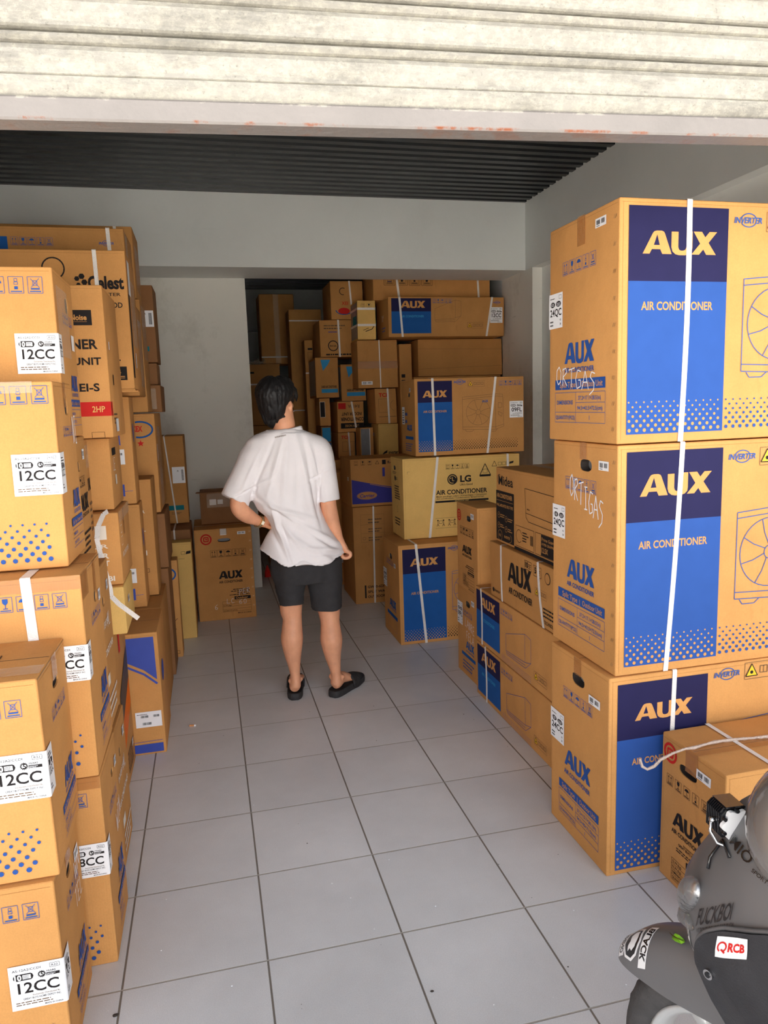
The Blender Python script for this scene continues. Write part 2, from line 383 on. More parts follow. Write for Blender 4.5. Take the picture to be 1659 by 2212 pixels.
# ------------------------------------------------------------------ the room
def floor_mat():
    m = bpy.data.materials.new('grey_floor_tile'); m.use_nodes = True
    nt = m.node_tree; N = nt.nodes; L = nt.links; p = N['Principled BSDF']
    g = N.new('ShaderNodeTexCoord'); s = N.new('ShaderNodeSeparateXYZ'); L.new(g.outputs['Object'], s.inputs[0])
    def grout(axis, half):
        a = N.new('ShaderNodeMath'); a.operation = 'MULTIPLY_ADD'; a.inputs[1].default_value = 2.5; a.inputs[2].default_value = .5
        L.new(s.outputs[axis], a.inputs[0])
        f = N.new('ShaderNodeMath'); f.operation = 'FRACT'; L.new(a.outputs[0], f.inputs[0])
        d = N.new('ShaderNodeMath'); d.operation = 'SUBTRACT'; d.inputs[1].default_value = .5; L.new(f.outputs[0], d.inputs[0])
        b = N.new('ShaderNodeMath'); b.operation = 'ABSOLUTE'; L.new(d.outputs[0], b.inputs[0])
        r = N.new('ShaderNodeMapRange'); r.inputs[1].default_value = half*2.5*1.25; r.inputs[2].default_value = half*2.5*.75
        r.inputs[3].default_value = 0; r.inputs[4].default_value = 1; L.new(b.outputs[0], r.inputs[0]); return r
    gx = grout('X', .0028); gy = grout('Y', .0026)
    mxm = N.new('ShaderNodeMath'); mxm.operation = 'MAXIMUM'; L.new(gx.outputs[0], mxm.inputs[0]); L.new(gy.outputs[0], mxm.inputs[1])
    sp = N.new('ShaderNodeTexNoise'); sp.inputs['Scale'].default_value = 420; sp.inputs['Detail'].default_value = 2; L.new(g.outputs['Object'], sp.inputs['Vector'])
    bg = N.new('ShaderNodeTexNoise'); bg.inputs['Scale'].default_value = 1.6; bg.inputs['Detail'].default_value = 7; bg.inputs['Roughness'].default_value = .65; L.new(g.outputs['Object'], bg.inputs['Vector'])
    vo = N.new('ShaderNodeTexWhiteNoise'); vo.noise_dimensions = '3D'
    fl = N.new('ShaderNodeVectorMath'); fl.operation = 'MULTIPLY_ADD'; fl.inputs[1].default_value = (2.5, 2.5, 0); fl.inputs[2].default_value = (0, 0, 0)
    L.new(g.outputs['Object'], fl.inputs[0]); fl2 = N.new('ShaderNodeVectorMath'); fl2.operation = 'FLOOR'; L.new(fl.outputs[0], fl2.inputs[0]); L.new(fl2.outputs[0], vo.inputs['Vector'])
    def rng(src, a, b, lo, hi):
        r = N.new('ShaderNodeMapRange'); r.inputs[1].default_value = a; r.inputs[2].default_value = b; r.inputs[3].default_value = lo; r.inputs[4].default_value = hi; L.new(src, r.inputs[0]); return r
    m1 = rng(sp.outputs['Fac'], .3, .7, .9, 1.1); m2 = rng(bg.outputs['Fac'], .3, .7, .88, 1.08); m3 = rng(vo.outputs['Value'], 0, 1, .97, 1.03)
    a1 = N.new('ShaderNodeMath'); a1.operation = 'MULTIPLY'; L.new(m1.outputs[0], a1.inputs[0]); L.new(m2.outputs[0], a1.inputs[1])
    a2 = N.new('ShaderNodeMath'); a2.operation = 'MULTIPLY'; L.new(a1.outputs[0], a2.inputs[0]); L.new(m3.outputs[0], a2.inputs[1])
    v = N.new('ShaderNodeVectorMath'); v.operation = 'SCALE'; v.inputs[0].default_value = srgb(222, 223, 224)[:3]; L.new(a2.outputs[0], v.inputs['Scale'])
    mix = N.new('ShaderNodeMix'); mix.data_type = 'RGBA'; L.new(mxm.outputs[0], mix.inputs[0]); L.new(v.outputs[0], mix.inputs[6])
    gc = N.new('ShaderNodeMix'); gc.data_type = 'RGBA'; L.new(gy.outputs[0], gc.inputs[0]); gc.inputs[6].default_value = srgb(124, 118, 110); gc.inputs[7].default_value = srgb(176, 172, 164); L.new(gc.outputs[2], mix.inputs[7])  # crosswise joints painted paler: their highlight is put into the grout colour
    L.new(mix.outputs[2], p.inputs['Base Color'])
    ro = rng(bg.outputs['Fac'], .3, .7, .30, .46); L.new(ro.outputs[0], p.inputs['Roughness'])
    inv = N.new('ShaderNodeMath'); inv.operation = 'MULTIPLY_ADD'; inv.inputs[1].default_value = -1; inv.inputs[2].default_value = 1; L.new(mxm.outputs[0], inv.inputs[0])
    ad = N.new('ShaderNodeMath'); ad.operation = 'MULTIPLY_ADD'; ad.inputs[1].default_value = .06; L.new(sp.outputs['Fac'], ad.inputs[0]); L.new(inv.outputs[0], ad.inputs[2])
    bp = N.new('ShaderNodeBump'); bp.inputs['Strength'].default_value = .5; bp.inputs['Distance'].default_value = .003; L.new(ad.outputs[0], bp.inputs['Height']); L.new(bp.outputs[0], p.inputs['Normal'])
    return m
def plaster(name, col, dirt=.5, lo=0.0, hi=2.0):
    m = bpy.data.materials.new(name); m.use_nodes = True
    nt = m.node_tree; N = nt.nodes; L = nt.links; p = N['Principled BSDF']
    g = N.new('ShaderNodeTexCoord')
    mp = N.new('ShaderNodeMapping'); mp.inputs['Scale'].default_value = (1, 1, .8); L.new(g.outputs['Object'], mp.inputs[0])
    n1 = N.new('ShaderNodeTexNoise'); n1.inputs['Scale'].default_value = 2.4; n1.inputs['Detail'].default_value = 9; n1.inputs['Roughness'].default_value = .72; L.new(mp.outputs[0], n1.inputs['Vector'])
    n2 = N.new('ShaderNodeTexNoise'); n2.inputs['Scale'].default_value = 1.1; n2.inputs['Detail'].default_value = 5; L.new(g.outputs['Object'], n2.inputs['Vector'])
    mp2 = N.new('ShaderNodeMapping'); mp2.inputs['Scale'].default_value = (2.5, 2.5, 14); L.new(g.outputs['Object'], mp2.inputs[0])
    n3 = N.new('ShaderNodeTexNoise'); n3.inputs['Scale'].default_value = 2.5; n3.inputs['Detail'].default_value = 6; L.new(mp2.outputs[0], n3.inputs['Vector'])
    r1 = N.new('ShaderNodeMapRange'); r1.inputs[1].default_value = .52; r1.inputs[2].default_value = .75; r1.inputs[3].default_value = 0; r1.inputs[4].default_value = dirt; L.new(n1.outputs['Fac'], r1.inputs[0])
    r3 = N.new('ShaderNodeMapRange'); r3.inputs[1].default_value = .66; r3.inputs[2].default_value = .74; r3.inputs[3].default_value = 0; r3.inputs[4].default_value = dirt*.8; L.new(n3.outputs['Fac'], r3.inputs[0])
    mxn = N.new('ShaderNodeMath'); mxn.operation = 'MAXIMUM'; L.new(r1.outputs[0], mxn.inputs[0]); L.new(r3.outputs[0], mxn.inputs[1])
    r2 = N.new('ShaderNodeMapRange'); r2.inputs[1].default_value = .3; r2.inputs[2].default_value = .7; r2.inputs[3].default_value = .95; r2.inputs[4].default_value = 1.04; L.new(n2.outputs['Fac'], r2.inputs[0])
    v = N.new('ShaderNodeVectorMath'); v.operation = 'SCALE'; v.inputs[0].default_value = col[:3]; L.new(r2.outputs[0], v.inputs['Scale'])
    mix = N.new('ShaderNodeMix'); mix.data_type = 'RGBA'; L.new(mxn.outputs[0], mix.inputs[0]); L.new(v.outputs[0], mix.inputs[6]); mix.inputs[7].default_value = (col[0]*.5, col[1]*.48, col[2]*.44, 1)
    L.new(mix.outputs[2], p.inputs['Base Color']); p.inputs['Roughness'].default_value = .7
    bp = N.new('ShaderNodeBump'); bp.inputs['Strength'].default_value = .25; bp.inputs['Distance'].default_value = .01; L.new(n1.outputs['Fac'], bp.inputs['Height']); L.new(bp.outputs[0], p.inputs['Normal'])
    return m
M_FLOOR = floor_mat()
M_WALL = plaster('white_plaster', srgb(238, 241, 238), .10)
M_PIL = plaster('scuffed_white_plaster', srgb(236, 234, 226), .5)
M_DECK = mat('black_metal_deck', srgb(21, 24, 27), .32, var=.08, scale=4)

M_OUT = mat('outside_wall_paint', srgb(190, 188, 180), .7)
def slab(name, a, b, m, kind=True):
    mb = MB(); mb.box(a, b, m); o = mb.build(name)
    if kind: struct(o)
    return o
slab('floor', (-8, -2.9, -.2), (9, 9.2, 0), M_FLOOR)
M_STREET = mat('pale_street_concrete', srgb(205, 202, 196), .85, var=.06, scale=.8)
slab('ground_outside', (-30, -40, -.25), (30, -2.9, -.02), M_STREET)
slab('wall_above', (-9, -.62, 3.9), (9, 0, 4.1), M_OUT)
XL, XR, YB, ZC = -1.35, 3.12, 8.6, 3.2
slab('wall_left', (XL-.2, -.2, 0), (XL, YB+.2, 3.45), M_WALL)
slab('wall_right', (XR, -.2, 0), (XR+.2, YB+.2, 3.45), M_WALL)
slab('wall_back', (XL, YB, 0), (XR, YB+.2, 3.45), M_WALL)
slab('wall_front', (XR-.02, -.62, 0), (XR+1.2, -.2, 3.9), M_OUT)
slab('wall_front', (XL-1.2, -.62, 0), (XL+.02, -.2, 3.9), M_OUT)
slab('wall_front', (XL+.02, -.62, 2.62), (XR-.02, -.42, 3.9), M_OUT)
# beam across the room, the beam along the right wall and the two pillars carrying them
mb = MB(); mb.box((XL, 3.98, 2.656), (XR, 4.48, ZC+.1), M_WALL); struct(mb.build('trim_1'))
mb = MB(); mb.box((3.034, -.42, 2.656), (XR, 3.98, ZC+.1), M_WALL); struct(mb.build('trim_2'))
mb = MB(); mb.box((3.034, 3.84, 0), (XR, 4.48, 2.656), M_PIL); struct(mb.build('trim_3'))
mb = MB(); mb.box((XL, 4.48, 0), (.722, 4.72, 3.25), M_PIL); struct(mb.build('wall_middle'))
mb = MB(); mb.box((.6, 8.50, 2.62), (XR, 8.60, 2.66), M_WALL); struct(mb.build('trim_4'))
# ribbed black metal deck
mb = MB()
y = -.42; prof = []
while y < YB:
    for dy, dz in ((0, 0), (.055, 0), (.062, .035), (.096, .035)): prof.append((y+dy, ZC+dz))
    y += .104
prof.append((YB, ZC))
for (ya, za), (yb, zb_) in zip(prof[:-1], prof[1:]):
    mb.face([(XL, ya, za), (XL, yb, zb_), (XR, yb, zb_), (XR, ya, za)], M_DECK)
mb.box((XL, -.42, ZC+.1), (XR, YB, ZC+.25), M_DECK)
struct(mb.build('ceiling'))

# ------------------------------------------------------------------ roller shutter
def shutter_mat():
    m = bpy.data.materials.new('worn_cream_shutter_paint'); m.use_nodes = True
    nt = m.node_tree; N = nt.nodes; L = nt.links; p = N['Principled BSDF']
    g = N.new('ShaderNodeTexCoord')
    def noi(scale, det, sc3, ro=.6):
        mp = N.new('ShaderNodeMapping'); mp.inputs['Scale'].default_value = sc3; L.new(g.outputs['Object'], mp.inputs[0])
        n = N.new('ShaderNodeTexNoise'); n.inputs['Scale'].default_value = scale; n.inputs['Detail'].default_value = det; n.inputs['Roughness'].default_value = ro
        L.new(mp.outputs[0], n.inputs['Vector']); return n.outputs['Fac']
    def rng(src, a, b, lo, hi):
        r = N.new('ShaderNodeMapRange'); r.inputs[1].default_value = a; r.inputs[2].default_value = b; r.inputs[3].default_value = lo; r.inputs[4].default_value = hi; L.new(src, r.inputs[0]); return r.outputs[0]
    def mixc(f, a, b):
        x = N.new('ShaderNodeMix'); x.data_type = 'RGBA'; L.new(f, x.inputs[0])
        if isinstance(a, tuple): x.inputs[6].default_value = a
        else: L.new(a, x.inputs[6])
        if isinstance(b, tuple): x.inputs[7].default_value = b
        else: L.new(b, x.inputs[7])
        return x.outputs[2]
    cloud = rng(noi(2.2, 8, (1, 1, 3), .7), .35, .72, 0, 1)
    speck = rng(noi(48, 7, (1, 1, 1.3), .8), .45, .66, 0, .85)
    grime = rng(noi(3.4, 9, (.6, 1, 2.5), .8), .50, .72, 0, .75)
    c = mixc(cloud, srgb(150, 146, 137), srgb(126, 122, 113))
    c = mixc(speck, c, srgb(170, 165, 150))
    c = mixc(grime, c, srgb(74, 70, 64))
    dark = rng(noi(120, 4, (1, 1, 1)), .62, .72, 0, .5)
    c = mixc(dark, c, srgb(84, 78, 70))
    L.new(c, p.inputs['Base Color']); p.inputs['Roughness'].default_value = .55
    bp = N.new('ShaderNodeBump'); bp.inputs['Strength'].default_value = .55; bp.inputs['Distance'].default_value = .004
    L.new(noi(60, 6, (1, 1, 1.2), .7), bp.inputs['Height']); L.new(bp.outputs[0], p.inputs['Normal'])
    return m
M_SHUT = shutter_mat()
M_BAR = mat('chipped_bottom_bar_paint', srgb(124, 118, 114), .5, var=.07, scale=9, bump=.25, bscale=50)
def rust_edge(m):
    nt = m.node_tree; N = nt.nodes; L = nt.links; p = N['Principled BSDF']; src = p.inputs['Base Color'].links[0].from_socket
    g = N.new('ShaderNodeTexCoord'); s = N.new('ShaderNodeSeparateXYZ'); L.new(g.outputs['Object'], s.inputs[0])
    n = N.new('ShaderNodeTexNoise'); n.inputs['Scale'].default_value = 9; n.inputs['Detail'].default_value = 8; n.inputs['Roughness'].default_value = .75; L.new(g.outputs['Object'], n.inputs['Vector'])
    def mask(z0, w, lo, hi, col, src):
        a = N.new('ShaderNodeMath'); a.operation = 'SUBTRACT'; a.inputs[1].default_value = z0; L.new(s.outputs['Z'], a.inputs[0])
        b = N.new('ShaderNodeMath'); b.operation = 'ABSOLUTE'; L.new(a.outputs[0], b.inputs[0])
        r = N.new('ShaderNodeMapRange'); r.inputs[1].default_value = w; r.inputs[2].default_value = w*.3; r.inputs[3].default_value = 0; r.inputs[4].default_value = 1; L.new(b.outputs[0], r.inputs[0])
        q = N.new('ShaderNodeMapRange'); q.inputs[1].default_value = lo; q.inputs[2].default_value = hi; q.inputs[3].default_value = 0; q.inputs[4].default_value = 1; L.new(n.outputs['Fac'], q.inputs[0])
        k = N.new('ShaderNodeMath'); k.operation = 'MULTIPLY'; L.new(r.outputs[0], k.inputs[0]); L.new(q.outputs[0], k.inputs[1])
        x = N.new('ShaderNodeMix'); x.data_type = 'RGBA'; L.new(k.outputs[0], x.inputs[0]); L.new(src, x.inputs[6]); x.inputs[7].default_value = col; return x.outputs[2]
    c = mask(.003, .004, .52, .60, srgb(128, 72, 44), src); c = mask(.041, .006, .54, .60, srgb(176, 170, 156), c); c = mask(.005, .004, .40, .46, srgb(232, 224, 208), c) if False else c
    L.new(c, p.inputs['Base Color'])
rust_edge(M_BAR)
sh = thing('roller_shutter', 'cream rolling steel shutter, half raised across the top of the doorway', 'shutter', (.83, -.35, 2.132), (0, math.radians(-1.75), 0))
mb = MB(); W2 = 2.12
prof = [(-.030, .055)]
z = .055
for k in range(7):
    # curl at the foot of every slat, then its flat and slightly domed face
    prof += [(-.044, z+.002), (-.050, z+.008), (-.048, z+.014), (-.041, z+.018), (-.034, z+.0195), (-.020, z+.0205), (-.020, z+.0225), (-.036, z+.0235), (-.042, z+.025), (-.047, z+.028), (-.046, z+.036), (-.052, z+.05), (-.053, z+.066), (-.047, z+.076), (-.037, z+.081)]
    z += .082
ztop = z
for (ya, za), (yb, zb_) in zip(prof[:-1], prof[1:]): mb.face([(-W2, ya, za), (W2, ya, za), (W2, yb, zb_), (-W2, yb, zb_)], M_SHUT)
mb.face([(W2, -.03, .05), (-W2, -.03, .05), (-W2, -.03, ztop), (W2, -.03, ztop)], M_SHUT)
mb.build('slat_curtain', sh, autos=35)
mb = MB()
bar = [(0, 0), (-.052, 0), (-.055, .004), (-.055, .038), (-.051, .042), (-.040, .046), (-.047, .056), (-.052, .066), (-.050, .078), (-.042, .083), (-.034, .084), (-.03, .06), (-.02, .045), (0, .03)]
mb.rings([[(x, a, b) for a, b in bar] for x in (-W2, W2)], M_BAR)
mb.m = [mb.mi(M_SHUT) if sum(mb.v[i][2] for i in f)/len(f) > .046 and len(f) == 4 else k for f, k in zip(mb.f, mb.m)]
mb.build('bottom_bar', sh, autos=35)
for s, x in ((-1, XL+.02), (1, XR-.02)):
    mb = MB(); mb.box((min(x, x-s*.05), -.42, 0), (max(x, x-s*.05), -.30, 2.9), M_DECK); struct(mb.build('trim_5' if s < 0 else 'trim_6'))
# ------------------------------------------------------------------ cartons
C_SCORE = cardboard('pressed_cardboard_fold', srgb(168, 116, 66))
class Carton:
    def __init__(s, label, x0, x1, y0, y1, z0, z1, kind='tan', group=None, holes=(), jit=.0025, yaw=0.0, seed=None, bev=.006):
        s.w, s.d, s.h = x1-x0, y1-y0, z1-z0
        s.root = thing('cardboard_box', label, 'box', ((x0+x1)/2, (y0+y1)/2, z0), (0, 0, math.radians(yaw)), group)
        rr = random.Random(seed if seed is not None else hash_(label))
        w, d, h = s.w/2, s.d/2, s.h
        s.c = {}
        for i in (0, 1):
            for j in (0, 1):
                for k in (0, 1):
                    s.c[i, j, k] = Vector(((-w, w)[i] + rr.uniform(-1, 1)*jit, (-d, d)[j] + rr.uniform(-1, 1)*jit, (0, h)[k] + (rr.uniform(-1, .2)*jit if k else 0)))
        s.card = C_MAP[kind]; s.mb = MB()
        bm = bmesh.new(); V = {k: bm.verts.new(v) for k, v in s.c.items()}
        for q in (((0,0,0),(0,1,0),(1,1,0),(1,0,0)), ((0,0,1),(1,0,1),(1,1,1),(0,1,1)), ((0,0,0),(1,0,0),(1,0,1),(0,0,1)), ((1,0,0),(1,1,0),(1,1,1),(1,0,1)), ((1,1,0),(0,1,0),(0,1,1),(1,1,1)), ((0,1,0),(0,0,0),(0,0,1),(0,1,1))):
            bm.faces.new([V[a] for a in q])
        bmesh.ops.bevel(bm, geom=list(bm.edges), offset=bev, segments=3, affect='EDGES', profile=.6)
        for (fc, u, v, rw, rh) in holes:
            F = s.face(fc, 0.0); n = F.n
            f = max((f for f in bm.faces if f.normal.dot(n) > .98), key=lambda f: f.calc_area())
            outer = [v_.co.copy() for v_ in f.verts]; bm.faces.remove(f)
            N_ = 18; hole = [F.P(u+rw*math.copysign(abs(math.cos(a))**.7, math.cos(a)), v+rh*math.copysign(abs(math.sin(a))**.8, math.sin(a))) for a in [2*math.pi*k/N_ for k in range(N_)]]
            tr = tessellate_polygon([outer, hole]); allp = outer+hole; out = []
            for t in tr:
                a, b, c_ = [allp[i] for i in t]; out.append(t if (b-a).cross(c_-a).dot(n) > 0 else (t[0], t[2], t[1]))
            s.mb.tris(allp, out, s.card)
            inn = [p - n*.004 for p in hole]; deep = [p - n*.035 for p in hole]
            s.mb.rings([hole, inn], s.card, caps=False); s.mb.rings([inn, deep], M_HOLE, caps=False)
            s.mb.face(deep, M_FOAM)
        s.mb.add_bm(bm, s.card)
    def face(s, k, off=.0018):
        c = s.c
        if k == 'F': q, n = (c[0,0,0], c[1,0,0], c[1,0,1], c[0,0,1]), Vector((0, -1, 0)); w, h = s.w, s.h
        if k == 'R': q, n = (c[1,0,0], c[1,1,0], c[1,1,1], c[1,0,1]), Vector((1, 0, 0)); w, h = s.d, s.h
        if k == 'L': q, n = (c[0,1,0], c[0,0,0], c[0,0,1], c[0,1,1]), Vector((-1, 0, 0)); w, h = s.d, s.h
        if k == 'T': q, n = (c[0,0,1], c[1,0,1], c[1,1,1], c[0,1,1]), Vector((0, 0, 1)); w, h = s.w, s.d
        return Face(s.mb, q, n, w, h, off)
    def done(s):
        # scored fold lines of the flaps, pressed into the board
        for k in ('F', 'L', 'R'):
            F = s.face(k, .0005); q = .0012
            if s.h > .3: F.rect(.008, s.h-.0135, F.w-.008, s.h-.0125, C_SCORE); F.rect(.012, .012, .0128, s.h-.012, C_SCORE)
        s.body = s.mb.build('carton', s.root, autos=30); return s.root
    def part(s, k, off=.0026):
        F = s.face(k, off); F.mb = MB(); return F
    def strap(s, k, u, u2=None, w=.014, back=True, sag=.0, name='strap'):
        """plastic band: along face k (at u on top, u2 below) and over the lid"""
        u2 = u if u2 is None else u2
        F = s.face(k, .0030); F.mb = MB(); F2 = s.face(k, .0016)
        T = s.face('T', .0030)
        n = 8; h = F.h
        for a in range(n):
            va, vb = h*a/n, h*(a+1)/n
            ua = u2+(u-u2)*a/n+sag*math.sin(math.pi*a/n); ub = u2+(u-u2)*(a+1)/n+sag*math.sin(math.pi*(a+1)/n)
            F.poly([(ua-w/2, va), (ua+w/2, va), (ub+w/2, vb), (ub-w/2, vb)], P_STR)
            F.mb.face([F.P(ua-w/2, va), F.P(ub-w/2, vb), F2.P(ub-w/2, vb), F2.P(ua-w/2, va)], P_STR)
            F.mb.face([F.P(ub+w/2, vb), F.P(ua+w/2, va), F2.P(ua+w/2, va), F2.P(ub+w/2, vb)], P_STR)
        tp = lambda q: (q, 0) if k == 'F' else (0, s.d-q) if k == 'L' else (s.w, q)
        dx, dy = (w/2, 0) if k == 'F' else (0, w/2)
        a = tp(u); b = (a[0], s.d) if k == 'F' else ((s.w, a[1]) if k == 'L' else (0, a[1]))
        pA, pB = T.P(a[0]-dx, a[1]-dy), T.P(a[0]+dx, a[1]+dy); pC, pD = T.P(b[0]+dx, b[1]+dy), T.P(b[0]-dx, b[1]-dy)
        quad = [pA, pB, pC, pD]
        if (pB-pA).cross(pC-pA).z < 0: quad = quad[::-1]
        F.mb.face(quad, P_STR)
        F.mb.face([F.P(u-w/2, h), F.P(u+w/2, h), (pB if k != 'L' else pB), pA], P_STR)
        return F.mb.build(name, s.root)
    def tape_end(s, k, u, w=.05, v0=.0, top=None):
        F = s.part(k, .0024); F.rect(u-w/2, s.h-(top or .12), u+w/2, s.h+.001, P_TAPE); F.mb.build('packing_tape', s.root)
    def tape_top(s, axis='x', q=None, w=.05, m=None):
        T = s.part('T', .0024); q = q if q is not None else (s.d/2 if axis == 'x' else s.w/2); m = m or P_TAPE
        if axis == 'x': T.rect(0, q-w/2, s.w, q+w/2, m)
        else: T.rect(q-w/2, 0, q+w/2, s.d, m)
        T.mb.build('packing_tape', s.root)
def hash_(st):
    h = 0
    for ch in st: h = (h*131 + ord(ch)) % 1000003
    return h
def seam(B, axis='x', q=None):
    T = B.face('T', .0006); q = q if q is not None else (B.d/2 if axis == 'x' else B.w/2)
    if axis == 'x': T.rect(.004, q-.0012, B.w-.004, q+.0012, M_HOLE)
    else: T.rect(q-.0012, .004, q+.0012, B.d-.004, M_HOLE)
def staples(F, u, v0, v1, n, m=None):
    m = m or M_STAPLE
    for k in range(n):
        v = v0+(v1-v0)*k/(n-1)
        F.line([(u, v), (u+.006, v+.012)], .0016, m, .0006); F.line([(u+.008, v-.001), (u+.014, v+.011)], .0016, m, .0006)
M_STAPLE = mat('staple_wire', srgb(150, 130, 105), .4, metal=.6)
def small_label(B, k, u, v, w=.06, h=.028, name='barcode_label', ang=0, seed=1):
    F = B.part(k); F.rot = (u, v, ang) if ang else None
    F.rect(u, v, u+w, v+h, P_WHT); barcode(F, u+w*.1, v+h*.3, w*.34, h*.5, I_BLK, seed=seed); barcode(F, u+w*.54, v+h*.3, w*.34, h*.5, I_BLK, seed=seed+1)
    F.rect(u+w*.1, v+h*.12, u+w*.4, v+h*.18, I_BLK, .0003)
    return F.mb.build(name, B.root)
def code_label_art(F, u, v, w, h, code, cut=0.0):
    """cream sticker art of the code label, w wide (only the left part of it)"""
    F.rect(u, v, u+w, v+h, P_WHT)
    F.text('AS-12A2/CCDI' if code == '12CC' else 'AS-18A2/CCDI', u+w*.07, v+h*.87, h*.05, I_BLK, w=w*.52, e=.0004)
    F.frame(u+w*.76, v+h*.855, u+w*.94, v+h*.945, h*.008, I_BLK, .0004); F.text('R32', u+w*.79, v+h*.875, h*.045, I_BLK, w=w*.12, e=.0004)
    y = v+h*.66; hh = h*.15
    F.poly([(u+w*(.145+.07*math.cos(a)), y+hh/2+hh/2*math.sin(a)) for a in [math.pi/2+math.pi*k/8 for k in range(9)]] + [(u+w*.40, y), (u+w*.43, y+hh*.15), (u+w*.45, y+hh/2), (u+w*.43, y+hh*.85), (u+w*.40, y+hh)], I_BLK, .0003)
    F.text('10', u+w*.10, y+hh*.12, hh*.76, P_WHT, w=w*.13, bold=.03, e=.0006)
    F.rect(u+w*.25, y+hh*.18, u+w*.40, y+hh*.82, P_WHT, .0005); smallprint(F, u+w*.26, y+hh*.24, w*.13, hh*.55, 3, I_BLK, 5, .0007)
    cx, cy = u+w*.60, y+hh*.5; st = []
    for k in range(28):
        a = 2*math.pi*k/28; r = (.085 if k % 2 else .06)*w; st.append((cx+r*math.cos(a), cy+r*math.sin(a)))
    F.poly(st, I_BLK, .0003); F.disc(cx, cy, w*.045, P_WHT, .0005, 14); F.text('5', cx-w*.022, cy-hh*.32, hh*.64, I_BLK, bold=.02, e=.0007)
    F.text('YEARS', u+w*.68, y+hh*.68, hh*.26, I_BLK, w=w*.18, bold=.01, e=.0004); F.rect(u+w*.68, y+hh*.12, u+w*.93, y+hh*.55, I_BLK, .0003); smallprint(F, u+w*.69, y+hh*.2, w*.23, hh*.3, 2, P_WHT, 7, .0006)
    F.text(code, u+w*.14, v+h*.37, h*.235, I_BLK, w=w*.76, bold=.008, e=.0004)
    F.text('Exclusively Distributed By', u+w*.40, v+h*.285, h*.035, I_GRY, w=w*.5, e=.0004)
    F.text('GREAT BUYS HOME DEPOT INC.', u+w*.22, v+h*.215, h*.042, I_BLK, w=w*.7, e=.0004)
    smallprint(F, u+w*.08, v+h*.10, w*.84, h*.1, 2, I_GRY, 9)
    F.text('MADE IN CHINA', u+w*.60, v+h*.035, h*.035, I_BLK, w=w*.34, e=.0004)
def wrap_label(B, v, h, w, code, w2=.085):
    """sticker on the front, folded round the right-hand edge"""
    F = B.part('F', .0030); u = B.w-w; code_label_art(F, u, v, w, h, code)
    R = B.face('R', .0030); R.mb = F.mb
    R.rect(0, v, w2, v+h, P_WHT)
    R.text(code, w2*.12, v+h*.42, h*.17, I_BLK, w=w2*.74, e=.0004)
    smallprint(R, w2*.15, v+h*.72, w2*.7, h*.2, 3, I_BLK, 3); R.disc(w2*.3, v+h*.67, w2*.14, I_BLK, .0004, 10); R.disc(w2*.68, v+h*.67, w2*.14, I_BLK, .0004, 10)
    smallprint(R, w2*.15, v+h*.12, w2*.35, h*.15, 2, I_BLK, 4)
    F.mb.face([F.P(B.w, v), R.P(0, v), R.P(0, v+h), F.P(B.w, v+h)], P_WHT)
    return F.mb.build('code_label', B.root)
G_BIG = 'large outdoor-unit boxes stacked by the doorway'
# ---- reusable prints
def big_front(F, k=1.0, inv=True):
    w, h = F.w, F.h
    F.rect(.030, .028*k, .368, h-.235*k, I_BLUE); F.rect(.030, h-.235*k, .368, h-.022, I_NAVY)
    aux_logo(F, .076, h-.157*k, .25, .066*k, C_TAN); air_cond(F, .074, h-.318*k, .246, .024, C_TAN)
    dots(F, .034, .362, .034, 7, C_TAN); dots(F, .376, F.w-.03, .034, 7, I_BLUE)
    inverter(F, .388, h-.062, .10, I_LINE); warn(F, .505, h-.085, .052)
    fan_unit(F, .43, .20*k, .38, .31*k, I_LINE, .0026); icons(F, w-.26, h-.08, .034, I_LINE)
def big_end(F, dims, d0=.035, blue=I_BLUE):
    h = F.h; o = d0
    icons(F, .062+o, h-.165, .036, I_LINE, m2=blue)
    aux_logo(F, .078+o, .258, .19, .068, blue); air_cond(F, .078+o, .228, .19, .016, blue)
    F.rect(.012+o, .172, .335+o, .206, blue); F.text('Split Type', .045+o, .179, .019, C_TAN, w=.11, e=.0005); F.text('|', .17+o, .178, .018, C_TAN, e=.0005); F.text('Outdoor Unit', .19+o, .179, .019, C_TAN, w=.13, e=.0005)
    F.frame(.012+o, .062, .335+o, .162, .0014, I_LINE)
    F.line([(.012+o, .096), (.335+o, .096)], .0014, I_LINE); F.line([(.155+o, .128), (.335+o, .128)], .0014, I_LINE); F.line([(.155+o, .062), (.155+o, .162)], .0014, I_LINE)
    F.text('DIMENSIONS', .025+o, .122, .014, I_LINE, w=.11); F.text('QUANTITY(PCS)', .018+o, .072, .013, I_LINE, w=.13)
    F.text(dims[0], .17+o, .137, .013, I_LINE, w=.14); F.text(dims[1], .165+o, .104, .013, I_LINE, w=.155); F.text('1', .24+o, .072, .014, I_LINE)
